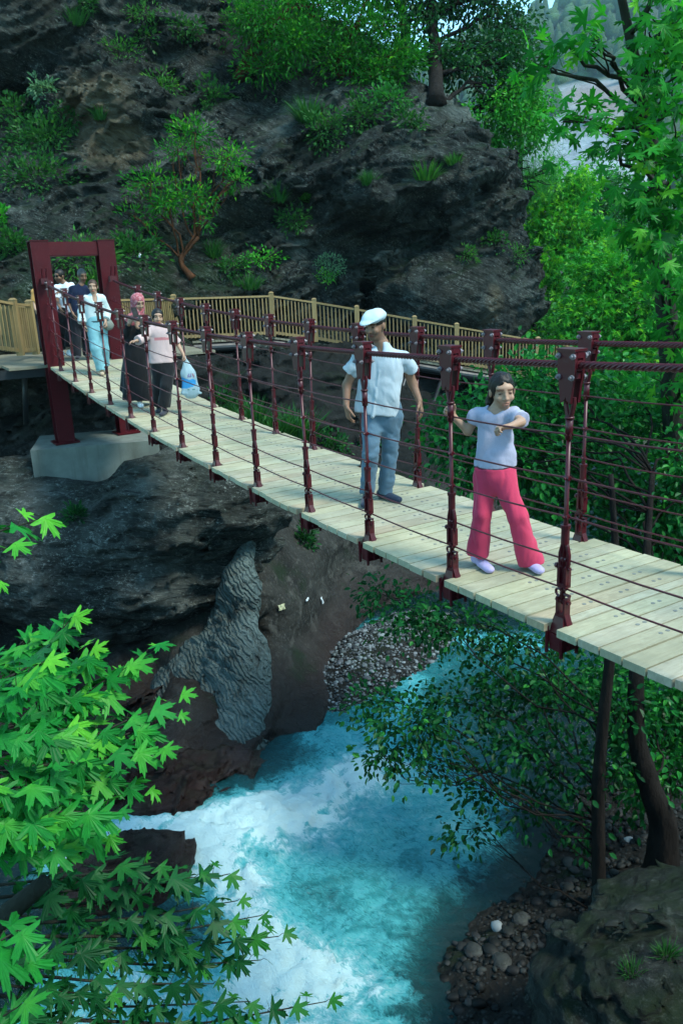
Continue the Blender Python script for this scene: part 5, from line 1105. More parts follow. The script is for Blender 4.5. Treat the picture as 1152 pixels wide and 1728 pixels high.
# litter on the soil bank
M['paper'] = paint_mat('paper', (.62, .68, .70), .6); M['paper_y'] = paint_mat('yellowish_paper', (.42, .42, .26), .7)
for lb, px, py, w, h_, a, m_ in (('left one of two white paper scraps on the brown soil bank', 515, 1012, .14, .04, .1, 'paper'), ('right one of two white paper scraps on the brown soil bank', 540, 1014, .06, .13, .3, 'paper'), ('crumpled yellowish paper scrap on the soil bank', 473, 1024, .13, .10, .2, 'paper_y'), ('tiny pale blue litter scrap on the slope beside the strawberry tree', 237, 433, .06, .14, .1, 'paper')):
    c, nn = hit(px, py); V = np.array([[x * w / 2, y * h_ / 2, .012 * math.sin(5 * x + 3 * y) + .006 * e] for e in (0, 1) for x in np.linspace(-1, 1, 4) for y in np.linspace(-1, 1, 3)]); f = []
    for e in (0, 12):
        for i in range(3):
            for j in range(2): q_ = [e + i * 3 + j, e + (i + 1) * 3 + j, e + (i + 1) * 3 + j + 1, e + i * 3 + j + 1]; f.append(q_ if e else q_[::-1])
    for a_, b_ in ((0, 3), (3, 6), (6, 9), (9, 10), (10, 11), (11, 8), (8, 5), (5, 2), (2, 1), (1, 0)): f.append([a_, b_, b_ + 12, a_ + 12])
    mb = MB(); mb.add(V, f); o = mb.build('paper_scrap', M[m_]); o.location = c + nn * .04; o.rotation_mode = 'QUATERNION'; o.rotation_quaternion = Vector(nn).to_track_quat('Z', 'Y'); tag(o, lb, 'litter')
# ------------------------------------------------------------------ people: every body is one surface grown round a posed skeleton
def _unit(v): v = np.asarray(v, float); return v / (np.linalg.norm(v) + 1e-12)
class Body:
    def __init__(s): s.p = []
    def cone(s, a, b, ra, rb, k=.02, sq=None, flat=(0, 0), sub=False, off=0.): s.p.append(('c', np.asarray(a, float), np.asarray(b, float), ra, rb, k, sq, flat, sub, off)); return s
    def chain(s, pts, rad, k=.02, **kw):
        for i in range(len(pts) - 1): s.cone(pts[i], pts[i + 1], rad[i], rad[i + 1], k, **kw)
        return s
    def ell(s, c, r, R=None, k=.02, sub=False): s.p.append(('e', np.asarray(c, float), np.asarray(r, float) * np.ones(3), np.eye(3) if R is None else np.asarray(R), k, sub)); return s
    def mesh(s, h, wrinkle=0., wf=9., wst=(1, 1, .5)):
        los, his = [], []
        for q in s.p:
            if q[0] == 'c': lo = np.minimum(q[1] - q[3], q[2] - q[4]); hi = np.maximum(q[1] + q[3], q[2] + q[4])
            else: lo, hi = q[1] - q[2].max(), q[1] + q[2].max()
            los.append(lo); his.append(hi)
        pads = .03; L0 = np.min([l for l, q in zip(los, s.p) if not q[-1 if q[0] == 'e' else -2]], 0) - pads; H0 = np.max([l for l, q in zip(his, s.p) if not q[-1 if q[0] == 'e' else -2]], 0) + pads
        n = np.ceil((H0 - L0) / h).astype(int) + 1; D = np.full(n, 1., np.float32)
        ax = [L0[i] + np.arange(n[i]) * h for i in range(3)]
        for q, lo, hi in zip(s.p, los, his):
            k = q[5] if q[0] == 'c' else q[4]; m = k + .03
            i0 = np.clip(((lo - m - L0) / h).astype(int), 0, n - 1); i1 = np.clip(((hi + m - L0) / h).astype(int) + 2, 1, n)
            if np.any(i1 <= i0): continue
            sl = tuple(slice(a, b) for a, b in zip(i0, i1))
            X, Y, Z = np.meshgrid(*[ax[i][sl[i]] for i in range(3)], indexing='ij'); P = np.stack([X, Y, Z], -1)
            if q[0] == 'c':
                _, a, b, ra, rb, k, sq, flat, sub, off = q; A, B_ = a.copy(), b.copy(); Pp = P - a; f = 1.
                if sq is not None:
                    nn, f = _unit(sq[0]), sq[1]; Pp = Pp + ((Pp @ nn) * (1 / f - 1))[..., None] * nn; bb = b - a; bb = bb + nn * (bb @ nn) * (1 / f - 1)
                else: bb = b - a
                t_ = np.clip((Pp @ bb) / (bb @ bb + 1e-12), 0, 1); d = np.sqrt(((Pp - t_[..., None] * bb) ** 2).sum(-1)) - (ra + (rb - ra) * t_); d = d * (f + 1) / 2
                dn = _unit(b - a)
                if flat[0]: d = np.maximum(d, -((P - a) @ dn))
                if flat[1]: d = np.maximum(d, (P - b) @ dn)
            else:
                _, c, r, R, k, sub = q; pp = ((P - c) @ R.T) / r; nn = np.sqrt((pp ** 2).sum(-1)); d = (nn - 1) * min(r) * (.5 + .5 * np.mean(r) / min(r))
            cur = D[sl]; D[sl] = smax(cur, -d, k) if sub else smin(cur, d, k)
        if wrinkle:
            m = np.abs(D) < .05; I = np.argwhere(m); P = L0 + I * h
            D[m] += (wrinkle * (.9 * ridged((P + .05 * np.stack([pnoise(P * 5), pnoise(P * 5 + 9), pnoise(P * 5 + 19)], 1)) * np.array(wst) * wf, 2, gain=.35) - .35 + .25 * pnoise(P * 4))).astype(np.float32)
        return surface_nets(D, L0, h)
def skin_mat(name, col):
    t = NT(name); c = t.mix(1, t.mix(t.noise(t.co(), 30, 4), col, tuple(x * .86 for x in col)), t.attr('Col'), 'MULTIPLY')
    t.p(Base_Color=c, Roughness=.5, Specular_IOR_Level=.3); t.set(t.b, 'Subsurface Weight', .08); t.set(t.b, 'Subsurface Radius', (.01, .004, .002)); t.set(t.b, 'Subsurface Scale', .3); return t.m
def cloth_mat(name, col, weave=260, var=.12, rough=.85, blotch=None):
    t = NT(name); co = t.co(); n = t.noise(co, 5, 4); c = t.mix(t.ramp(n, [(.3, 0), (.7, 1)]), col, tuple(x * (1 - var) for x in col))
    if blotch: c = t.mix(t.ramp(t.noise(co, blotch[1], 3), [(.52, 0), (.60, .8)]), c, blotch[0])
    c = t.mix(1, c, t.attr('Col'), 'MULTIPLY')
    return t.p(Base_Color=c, Roughness=rough, Specular_IOR_Level=.15, Sheen_Weight=.12, Normal=t.bump(t.math('ADD', t.noise(co, weave, 2), t.math('MULTIPLY', t.noise(t.co((1, 1, .5)), 16, 4, .6), 3.)), .35, .006))
def hair_mat(name, col):
    t = NT(name); n = t.noise(t.co((8, 8, 1.2)), 22, 4, .6); return t.p(Base_Color=t.mix(n, col, tuple(.35 * x for x in col)), Roughness=.45, Specular_IOR_Level=.3, Normal=t.bump(n, .5, .006))
M['skin_man'] = skin_mat('skin_tan', (.235, .125, .078)); M['skin_girl'] = skin_mat('skin_olive', (.40, .235, .158)); M['skin_fair'] = skin_mat('skin_fair', (.37, .22, .15))
M['hair'] = hair_mat('dark_hair', (.016, .011, .008)); M['hair_brown'] = hair_mat('brown_hair', (.07, .035, .018)); M['hair_grey'] = hair_mat('grey_hair', (.14, .13, .125))

def rotm(f, up=(0, 0, 1), roll=0.):
    f = _unit(f); x = _unit(np.cross(f, up)); u = np.cross(x, f)
    if roll: x, u = x * math.cos(roll) + u * math.sin(roll), u * math.cos(roll) - x * math.sin(roll)
    return np.array([x, f, u])          # rows: to the figure's right, forward, up
def add_head(b, c, R, s=1., j=1.):
    L = lambda x, y, z: c + (np.array([x, y, z]) * s) @ R
    b.ell(L(0, -.012, .022), np.array([.075, .095, .094]) * s, R, .01)
    b.ell(L(0, .018, -.040), np.array([.058 * j, .070, .070]) * s, R, .03); b.ell(L(0, .060, -.090 + .12 * (1 - j)), np.array([.028 * j, .024, .022]) * s, R, .03)
    b.ell(L(0, .068, .036), np.array([.052, .020, .020]) * s, R, .02)
    for e in (-1, 1):
        b.ell(L(e * .034, .098, .006), np.array([.018, .022, .013]) * s, R, .012, True); b.ell(L(e * .032, .070, .006), np.array([.014, .014, .012]) * s, R, .004)
        b.ell(L(e * .040, .062, -.030), np.array([.022, .022, .022]) * s, R, .02)
        b.ell(L(e * .077, -.010, -.008), np.array([.010, .020, .031]) * s, R, .008)
    b.cone(L(0, .084, .018), L(0, .106, -.026), .009 * s * j, .013 * s * j * j, .014); b.ell(L(0, .094, -.030), np.array([.018, .012, .009]) * s, R, .01)
    b.ell(L(0, .086, -.056), np.array([.024, .012, .006]) * s, R, .006); b.ell(L(0, .085, -.068), np.array([.021, .012, .007]) * s, R, .006)
    b.ell(L(0, .098, -.0615), np.array([.022, .008, .0022]) * s, R, .004, True)
def face_col(V, c, R, s=1., brow=(.16, .12, .1), beard=None, lips=(1., .55, .55)):
    q = ((V - c) @ R.T) / s; x, y, z = q.T; C = np.ones((len(V), 3)); fr = y > .045; ax_ = np.abs(x)
    C[fr & (((ax_ - .033) / .013) ** 2 + ((z - .006) / .0062) ** 2 < 1)] = (.16, .12, .12)
    C[fr & (ax_ > .012) & (ax_ < .054) & (np.abs(z - (.031 - .12 * np.abs(ax_ - .03))) < .006)] = brow
    m = fr & (ax_ < .025) & (np.abs(z + .062) < .0125); C[m] = C[m] * np.array(lips)
    if beard is not None:
        m = (z < -.035) & (z > -.115) & (y > -.02); w = sstep(-.03, -.05, z)[m][:, None]; C[m] = C[m] * (1 - w + w * np.array(beard))
    return C
def add_hand(b, wr, d, n, side, s=1., curl=.35, spread=.0, r=1.):
    """palm grows from the wrist along d; n is the way the palm faces; side +-1 puts the thumb"""
    d = _unit(d); n = _unit(n - d * (np.asarray(n) @ d)); lat = np.cross(n, d) * side
    b.cone(wr, wr + d * .03 * s, .023 * s, .026 * s, .015, (n, .7)); b.cone(wr + d * .035 * s, wr + d * .075 * s, .036 * s, .040 * s, .015, (n, .40))
    for i, L_ in enumerate((.066, .076, .070, .054)):
        p = wr + (d * .088 + lat * (1.5 - i) * .0195 - d * .006 * abs(i - 1)) * s; a = curl * .6; dd = _unit(d + lat * (1.5 - i) * (.06 + spread)); rr = .0092 * s * r
        for j, f in enumerate((.45, .32, .25)):
            q = p + (dd * math.cos(a) + n * math.sin(a)) * L_ * f * s; b.cone(p, q, rr, rr * .9, .004); p = q; rr *= .9; a += curl * (1.0, .9, .6)[j]
    p = wr + (d * .028 + lat * .030) * s; t1 = _unit(d * .7 + lat * .75 + n * .25); q = p + t1 * .038 * s; b.cone(p, q, .014 * s, .0115 * s, .01)
    t2 = _unit(d * .95 + lat * .25 + n * (.3 + .3 * curl)); b.cone(q, q + t2 * .032 * s, .0108 * s * r, .0095 * s * r, .004); q2 = q + t2 * .032 * s; b.cone(q2, q2 + _unit(t2 + n * curl * .4) * .022 * s, .0095 * s * r, .008 * s * r, .004)
def shoe(b, an, toe, s=1., hgt=.05, w=.042):
    an, toe = np.asarray(an, float), np.asarray(toe, float); d = toe - an; d[2] = 0; d = _unit(d); heel = an - d * .045 * s; z0 = toe[2]
    hl = np.array([heel[0], heel[1], z0 + .032 * s]); b.cone(hl, toe + (0, 0, .024 * s), .036 * s, .030 * s, .02, ((0, 0, 1), .85)); b.cone(hl + d * .10 * s, toe + np.array([0, 0, .022 * s]) - d * .02 * s, w * s, (w - .006) * s, .02, ((0, 0, 1), .62))
    b.cone(hl + (0, 0, .01), np.array([an[0], an[1], z0 + .085 * s]), .038 * s, .036 * s, .02)
def part_mesh(name, body, h, m, root, wrinkle=0., wf=9., wst=(1, 1, .5), colf=None):
    V, Q = body.mesh(h, wrinkle, wf, wst); C = colf(V) if colf else np.ones((len(V), 3))
    o = link_mesh(name, np_mesh(name, V, Q, True, {'Col': C}), m, root); o.matrix_parent_inverse = Matrix.Translation(-root.location); return o
class Fig:
    """joints are read from the photograph at the distance the feet stand at"""
    def __init__(s, label, foot, group=None):
        s.o = np.asarray(foot, float); s.root = empty('person', tuple(s.o)); tag(s.root, label, 'person', group)
        s.d0 = np.hypot(s.o[0], s.o[1]); s.e = np.array([s.o[0], s.o[1], 0]) / s.d0      # sight line, flat
        s.r = np.array([s.e[1], -s.e[0], 0])
    def P(s, x, y, d=0.):
        v = ray(x, y); return v * ((s.d0 + d) / (v @ s.e))
    def dir(s, right, away, up): return _unit(s.r * right + s.e * away + np.array([0, 0, up]))
def limbs(f, b, J, s, arm=(.044, .036, .025), leg=(.072, .05, .038)):
    for e in 'LR':
        b.chain([J['sh' + e], J['el' + e], J['wr' + e]], [arm[0] * s, arm[1] * s, arm[2] * s], .02)
        if leg: b.chain([J['hip' + e], J['kn' + e], J['an' + e]], [leg[0] * s, leg[1] * s, leg[2] * s], .02)
    mid = (J['shL'] + J['shR']) / 2; hp = (J['hipL'] + J['hipR']) / 2
    b.cone(J['head'] - (0, 0, .05 * s), J['neck'], .046 * s, .052 * s, .02); b.cone(J['neck'], mid, .05 * s, .06 * s, .03); b.cone(J['shL'], J['shR'], .045 * s, .045 * s, .03); b.cone(mid - (0, 0, .08 * s), hp, .085 * s, .085 * s, .04)
def top(f, J, s, chest, hem, bd, sl, hemc=None, sq=.60, collar=False, shr=.058, flare=0):
    """shirt: chest / hem half widths, sl = sleeve list of (point, radius) per side"""
    b = Body(); mid = (J['shL'] + J['shR']) / 2; hemc = J['hem'] if hemc is None else hemc; up = mid - (0, 0, .10 * s)
    b.cone(J['shL'], J['shR'], shr * s, shr * s, .05); b.cone(up, hemc, chest, hem, .06, (bd, sq), (0, 1)); b.cone(J['neck'] - (0, 0, .015 * s), mid - (0, 0, .05 * s), .062 * s, .095 * s, .05, (bd, .75))
    for e, L_ in zip('LR', sl):
        pts = [J['sh' + e]] + [p for p, r in L_]; rad = [shr * 1.02 * s] + [r for p, r in L_]
        for i in range(len(pts) - 1): b.cone(pts[i], pts[i + 1], rad[i], rad[i + 1], .035 if i == 0 else .015, None, (0, 1 if i == len(pts) - 2 else 0))
    return b

# 1 --- man with the white flat cap
f = Fig('man in white shirt, grey blue trousers and white flat cap walking on the deck', (.34, 6.87, deckz(2.83)))
P_ = f.P
J = dict(head=P_(633, 549), neck=P_(644, 581, .02), shL=P_(607, 600, .0), shR=P_(680, 604, .03), elL=P_(585, 650, .04), elR=P_(696, 648, .06), wrL=P_(584, 684, -.03), wrR=P_(707, 676, .0),
         hipL=P_(628, 700), hipR=P_(660, 702, .02), knL=P_(625, 768, -.10), knR=P_(657, 770, .02), anL=P_(619, 826, -.02), anR=P_(649, 826, .06), hem=P_(634, 699, .0))
bd = f.dir(-.25, -1, 0); hd = rotm(f.dir(-.58, -.80, -.22)); b = Body(); limbs(f, b, J, 1.06); add_head(b, J['head'], hd, 1.0)
add_hand(b, J['wrL'], P_(589, 712, -.05) - J['wrL'], f.dir(.9, .3, 0), -1, 1.05, .42); add_hand(b, J['wrR'], P_(714, 706, -.03) - J['wrR'], f.dir(-.9, .25, 0), 1, 1.05, .40)
part_mesh('body', b, .0072, M['skin_man'], f.root, colf=lambda V: face_col(V, J['head'], hd, 1., (.3, .25, .22), (.62, .64, .68)))
M['shirt_white'] = cloth_mat('white_linen', (.40, .46, .50)); M['trouser_grey'] = cloth_mat('grey_denim', (.095, .165, .225), var=.25); M['shoe_navy'] = cloth_mat('navy_shoe', (.018, .03, .055), rough=.5); M['cap_white'] = cloth_mat('white_cap_cloth', (.46, .56, .60)); M['cap_blue'] = cloth_mat('blue_cap_band', (.05, .16, .30))
b = top(f, J, 1.04, .188, .196, bd, [[(P_(596, 620, .02), .066), (P_(589, 628, .03), .070)], [(P_(690, 618, .04), .066), (P_(696, 628, .05), .070)]])
b.cone(J['neck'] + (0, 0, .02), J['neck'] - (0, 0, .03), .060, .075, .01, None, (1, 0)); b.ell(J['neck'] + bd * .075 + (0, 0, -.005), (.03, .03, .055), rotm(bd), .012, True)
mid = (J['shL'] + J['shR']) / 2; b.cone(mid - (0, 0, .11) + bd * .106, J['hem'] + bd * .113, .016, .016, .006); b.ell(mid - (0, 0, .17) + bd * .100 + f.r * .085, (.052, .014, .058), rotm(bd), .006)
part_mesh('shirt', b, .008, M['shirt_white'], f.root, .012, 9., (1, 1, .4))
b = Body(); b.cone(J['hipL'] + (0, 0, .05), J['hipR'] + (0, 0, .05), .095, .095, .05, (bd, .8)); b.cone((J['hipL'] + J['hipR']) / 2 + (0, 0, .08), (J['hipL'] + J['hipR']) / 2 - (0, 0, .05), .155, .145, .04, (bd, .68))
for e in 'LR': b.cone(J['hip' + e], J['kn' + e], .100, .074, .03); b.cone(J['kn' + e], J['an' + e] + (0, 0, -.03), .074, .068, .02, None, (0, 1))
part_mesh('trousers', b, .008, M['trouser_grey'], f.root, .012, 7.5, (.8, .8, 1.2))
for an, toe in (('anL', P_(615, 846, -.22)), ('anR', P_(672, 846, -.08))):
    b = Body(); z = deckz(2.83) + .002; tp = np.array([toe[0], toe[1], z]); shoe(b, np.array([J[an][0], J[an][1], z + .08]), tp, 1.08); part_mesh('shoe', b, .007, M['shoe_navy'], f.root)
b = Body(); L = lambda x, y, z: J['head'] + np.array([x, y, z]) @ hd
b.ell(L(0, -.012, .030), (.080, .100, .094), hd, .01); b.ell(L(0, .0, -.06), (.2, .2, .075), hd, .01, True)
part_mesh('hair', b, .008, M['hair'], f.root)
b = Body(); b.ell(L(0, -.015, .070), (.092, .112, .056), hd, .01); b.ell(L(0, .02, .080), (.088, .10, .040), rotm(f.dir(-.58, -.80, -.47)), .03); b.ell(L(0, .105, .058), (.068, .060, .013), rotm(f.dir(-.58, -.80, -.42)), .02); b.ell(L(0, -.01, -.03), (.15, .15, .068), hd, .01, True)
part_mesh('flat_cap', b, .007, M['cap_white'], f.root, .005, 10.)

# 2 --- girl in pink trousers holding the rope
f = Fig('girl in lilac white t-shirt and wide pink trousers holding the side rope', (1.09, 5.09, deckz(.89)))
P_ = f.P; s = .80
J = dict(head=P_(847, 660), neck=P_(838, 692, .02), shL=P_(807, 699, .03), shR=P_(865, 699, -.03), elL=P_(789, 727, .05), elR=P_(878, 712, -.17), wrL=P_(764, 703, .02), wrR=P_(862, 719, -.31),
         hipL=P_(821, 800, .02), hipR=P_(848, 802, -.02), knL=P_(812, 868, -.03), knR=P_(872, 872, -.06), anL=P_(808, 930, .02), anR=P_(894, 944, -.03), hem=P_(835, 787, 0))
bd = f.dir(.12, -1, 0); hd = rotm(f.dir(.26, -.96, -.13), roll=-.05); b = Body(); limbs(f, b, J, s, (.040, .035, .026)); add_head(b, J['head'], hd, .96, .80)
add_hand(b, J['wrL'], P_(752, 690, -.02) - J['wrL'], f.dir(.2, -1, .2), -1, .8, .75); add_hand(b, J['wrR'], f.dir(-.9, -.30, -.06), f.dir(.0, -.35, -1), 1, .86, 1.05)
part_mesh('body', b, .0055, M['skin_girl'], f.root, colf=lambda V: face_col(V, J['head'], hd, .96, (.60, .46, .42), None, (1., .72, .70)))
M['shirt_lilac'] = cloth_mat('lilac_jersey', (.36, .36, .47)); M['trouser_pink'] = cloth_mat('pink_jersey', (.54, .045, .105), var=.2); M['shoe_lilac'] = cloth_mat('lilac_shoe', (.42, .36, .60), rough=.5)
b = top(f, J, s, .116, .138, bd, [[(P_(801, 704, .035), .054), (P_(797, 712, .04), .056)], [(P_(873, 706, -.08), .054), (P_(878, 709, -.125), .056)]], sq=.62, shr=.056)
b.cone(J['neck'] + (0, 0, .03), J['neck'] + bd * .02 - (0, 0, .0), .05, .058, .012, sub=True)
part_mesh('tshirt', b, .006, M['shirt_lilac'], f.root, .010, 9., (1, 1, .6))
b = Body(); hc = (J['hipL'] + J['hipR']) / 2; b.cone(hc + (0, 0, .055), hc + (0, 0, .0), .138, .140, .05, (bd, .66), (1, 0))
b.cone(J['hipL'] - (0, 0, .02), J['knL'], .082, .064, .03); b.cone(J['hipR'] - (0, 0, .02), J['knR'], .082, .066, .03); b.cone(J['knL'], P_(806, 934, .01), .064, .082, .02, None, (0, 1)); b.cone(J['knR'], P_(894, 950, -.03), .066, .088, .02, None, (0, 1))
part_mesh('trousers', b, .0065, M['trouser_pink'], f.root, .012, 8., (1, 1, .3))
for an, toe in (('anL', P_(826, 957, -.12)), ('anR', P_(910, 968, -.14))):
    b = Body(); z = deckz(.89) + .002 + (.012 if an == 'anR' else 0); shoe(b, np.array([J[an][0], J[an][1], z + .07]), np.array([toe[0], toe[1], z]), .92); part_mesh('shoe', b, .006, M['shoe_lilac'], f.root)
b = Body(); L = lambda x, y, z: J['head'] + (np.array([x, y, z]) * .965) @ hd
b.ell(L(0, -.016, .026), np.array([.084, .103, .101]) * .965, hd, .01); b.ell(L(0, .118, -.040), np.array([.078, .092, .128]) * .965, hd, .012, True); b.ell(L(0, .03, -.10), np.array([.12, .10, .075]) * .965, hd, .02, True); b.ell(L(0, -.02, -.16), np.array([.12, .13, .07]) * .965, hd, .02, True)
b.ell(L(0, -.105, -.01), np.array([.04, .03, .045]) * .965, hd, .02); b.chain([L(-.01, -.112, -.01), L(-.03, -.15, -.05), L(-.045, -.145, -.13), L(-.05, -.12, -.22)], [.034, .046, .044, .016], .012); b.chain([L(.05, -.09, -.03), L(.06, -.10, -.10), L(.05, -.09, -.17)], [.03, .03, .014], .02)
part_mesh('hair', b, .006, M['hair'], f.root, .007, 24., (1, 1, .35))

def simple_shoes(f, J, z, m, s, toes):
    for an, toe in toes:
        b = Body(); shoe(b, np.array([J[an][0], J[an][1], z + .08]), np.array([toe[0], toe[1], z]), s); part_mesh('shoe', b, .010, m, f.root)
def hair_cap(f, J, hd, m, hs=1., low=.0, extra=None, front=.118):
    b = Body(); L = lambda x, y, z: J['head'] + (np.array([x, y, z]) * hs) @ hd
    b.ell(L(0, -.014, .026), np.array([.083, .102, .100]) * hs, hd, .01); b.ell(L(0, front, -.045), np.array([.07, .085, .12]) * hs, hd, .012, True); b.ell(L(0, -.02, -.13 + low), np.array([.13, .14, .07]) * hs, hd, .02, True)
    if extra: extra(b, L)
    return part_mesh('hair', b, .009, m, f.root)
# 3 --- woman in white blouse
f = Fig('woman in white blouse and wide light blue trousers walking down the deck', (-4.02, 14.06, deckz(11.36)))
P_ = f.P; s = .98
J = dict(head=P_(157, 484), neck=P_(159, 498), shL=P_(146, 504), shR=P_(173, 504), elL=P_(138, 527, .05), elR=P_(182, 525, .05), wrL=P_(140, 546, -.05), wrR=P_(178, 541, -.12), hipL=P_(156, 548), hipR=P_(171, 549), knL=P_(162, 588, -.08), knR=P_(176, 588, .06), anL=P_(171, 622, -.05), anR=P_(178, 614, .22), hem=P_(162, 544))
bd = f.dir(.1, -1, 0); hd = rotm(f.dir(-.1, -1, -.06)); b = Body(); limbs(f, b, J, s); add_head(b, J['head'], hd, .97, .88)
add_hand(b, J['wrL'], f.dir(.15, -.1, -1), f.dir(.9, .2, 0), -1, 1., .4); add_hand(b, J['wrR'], f.dir(.1, -.3, -1), f.dir(-.9, .2, 0), 1, 1., .9)
part_mesh('body', b, .0095, M['skin_fair'], f.root, colf=lambda V: face_col(V, J['head'], hd, .97))
M['blouse'] = cloth_mat('white_blouse', (.52, .60, .60)); M['trouser_sky'] = cloth_mat('light_blue_denim', (.19, .40, .45), var=.2); M['belt'] = cloth_mat('dark_belt', (.03, .06, .07)); M['sandal'] = cloth_mat('tan_sandal', (.42, .32, .22))
b = top(f, J, s, .165, .150, bd, [[(J['elL'], .068), (P_(139, 545, -.04), .078)], [(J['elR'], .066), (P_(179, 539, -.10), .070)]]); b.ell(J['neck'] + bd * .07 - (0, 0, .02), (.04, .04, .09), rotm(bd), .01, True)
part_mesh('blouse', b, .011, M['blouse'], f.root, .010, 7.)
b = Body(); hc = (J['hipL'] + J['hipR']) / 2; b.cone(hc + (0, 0, .06), hc - (0, 0, .05), .155, .165, .05, (bd, .75)); b.cone(J['hipL'], J['knL'], .105, .092, .03); b.cone(J['knL'], J['anL'] - (0, 0, .02), .092, .085, .02, None, (0, 1)); b.cone(J['hipR'], J['knR'], .10, .085, .03); b.cone(J['knR'], J['anR'] - (0, 0, .02), .085, .08, .02, None, (0, 1))
part_mesh('trousers', b, .011, M['trouser_sky'], f.root, .010, 7., (1, 1, .5))
b = Body(); b.cone(hc + (0, 0, .075), hc + (0, 0, .045), .157, .157, .01, (bd, .76), (1, 1)); part_mesh('belt', b, .011, M['belt'], f.root)
simple_shoes(f, J, deckz(11.36) + .002, M['sandal'], .95, [('anL', P_(173, 633, -.16)), ('anR', P_(180, 627, .0))])
hair_cap(f, J, hd, M['hair_brown'], .97, 0, lambda b, L: b.ell(L(0, -.10, -.02), (.06, .05, .06), hd, .03))
b = Body(); c = P_(183, 549, -.08); b.ell(c, (.095, .05, .085), rotm(f.dir(.2, -1, 0)), .01); b.ell(c + (0, 0, .06), (.06, .02, .06), rotm(f.dir(.2, -1, 0)), .02); b.chain([c + (0, 0, .1), P_(181, 536, -.02), P_(174, 503, .0)], [.010, .010, .010], .01)
V, Q = b.mesh(.010); M['bag_leather'] = cloth_mat('taupe_leather', (.16, .17, .145), rough=.5); o = link_mesh('handbag', np_mesh('handbag', V, Q, True, {'Col': np.ones((len(V), 3))}), M['bag_leather']); tag(o, 'small taupe shoulder bag at the hip of the woman in white blouse', 'handbag')

# 4 --- woman in pink headscarf and black robe
f = Fig('woman in long black robe and pink patterned headscarf looking at a phone', (-2.77, 11.65, deckz(8.61)))
P_ = f.P; s = .96
J = dict(head=P_(233, 511), neck=P_(233, 532), shL=P_(216, 545), shR=P_(250, 543), elL=P_(212, 566, .0), elR=P_(250, 566, -.02), wrL=P_(218, 546, -.22), wrR=P_(232, 552, -.24), hipL=P_(226, 595), hipR=P_(243, 596), knL=P_(226, 640), knR=P_(244, 640), anL=P_(236, 676, -.04), anR=P_(258, 676, .08), hem=P_(228, 590))
bd = f.dir(.25, -1, 0); hd = rotm(f.dir(.42, -.85, -.35)); b = Body(); limbs(f, b, J, s); add_head(b, J['head'], hd, .95, .88)
add_hand(b, J['wrL'], P_(226, 532, -.26) - J['wrL'], f.dir(.5, .6, .2), -1, .95, .7); add_hand(b, J['wrR'], P_(229, 534, -.28) - J['wrR'], f.dir(-.5, .6, .2), 1, .95, .8)
part_mesh('body', b, .009, M['skin_fair'], f.root, colf=lambda V: face_col(V, J['head'], hd, .95))
M['robe'] = cloth_mat('black_robe', (.008, .009, .011)); M['scarf'] = cloth_mat('pink_scarf', (.34, .085, .10), blotch=((.48, .24, .25), 34)); M['shoe_white'] = cloth_mat('white_trainer', (.6, .62, .62), rough=.5)
b = Body(); b.cone(J['shL'], J['shR'], .06, .06, .05); mid = (J['shL'] + J['shR']) / 2; b.cone(mid - (0, 0, .08), P_(231, 600), .17, .185, .05, (bd, .62)); b.cone(P_(231, 600), P_(234, 674, .03), .185, .235, .05, (bd, .70), (0, 1)); b.cone(P_(220, 600, .05), P_(214, 660, .15), .10, .11, .05, None, (0, 1))
for e in 'LR': b.chain([J['sh' + e], J['el' + e], J['wr' + e] * .75 + J['el' + e] * .25], [.062, .062, .058], .03)
part_mesh('robe', b, .011, M['robe'], f.root, .012, 6., (1, 1, .3))
L = lambda x, y, z: J['head'] + (np.array([x, y, z]) * .95) @ hd
b = Body(); b.ell(L(0, -.02, .028), (.094, .112, .108), hd, .02); b.ell(L(0, .0, -.07), (.088, .10, .09), hd, .03); b.cone(L(0, -.01, -.12), mid - (0, 0, .02), .09, .14, .05, (bd, .7)); b.cone(mid + bd * .05, P_(243, 556, -.10), .10, .05, .04, (bd, .5)); b.cone(mid - f.r * .10 + (0, 0, .03), mid - f.r * .17 - (0, 0, .06), .09, .06, .04)
b.ell(L(0, .135, -.022), (.060, .085, .080), hd, .012, True)
part_mesh('headscarf', b, .009, M['scarf'], f.root, .009, 9.)
simple_shoes(f, J, deckz(8.61) + .002, M['shoe_white'], .95, [('anL', P_(239, 688, -.18)), ('anR', P_(262, 684, -.06))])
mb = MB(); c = P_(228, 527, -.29); Rr = rotm(f.dir(.25, -.8, .5)); mb.box(c, (.075, .010, .15), Rr.T); M['phone_black'] = paint_mat('black_phone_glass', (.008, .01, .012), .55, spec=.08)
o = mb.build('phone', M['phone_black']); tag(o, 'dark mobile phone held up by the woman in the pink headscarf', 'phone')

# 5 --- girl with the plastic bag
f = Fig('girl in pale pink top and black trousers carrying a plastic bag', (-2.37, 11.13, deckz(7.95)))
P_ = f.P; s = .86
J = dict(head=P_(266, 535), neck=P_(268, 550), shL=P_(256, 557), shR=P_(283, 557), elL=P_(243, 571, -.08), elR=P_(300, 580, .03), wrL=P_(231, 575, -.17), wrR=P_(309, 597, -.08), hipL=P_(268, 616), hipR=P_(284, 617), knL=P_(268, 650, .05), knR=P_(281, 652, -.08), anL=P_(267, 680, .16), anR=P_(277, 684, -.06), hem=P_(275, 612))
bd = f.dir(.0, -1, 0); hd = rotm(f.dir(.12, -1, -.1), roll=.05); b = Body(); limbs(f, b, J, s); add_head(b, J['head'], hd, .93, .82)
add_hand(b, J['wrL'], f.dir(-.9, -.4, -.1), f.dir(0, -.3, -1), -1, .85, .5); add_hand(b, J['wrR'], f.dir(.3, -.3, -1), f.dir(-1, .1, 0), 1, .85, 1.1)
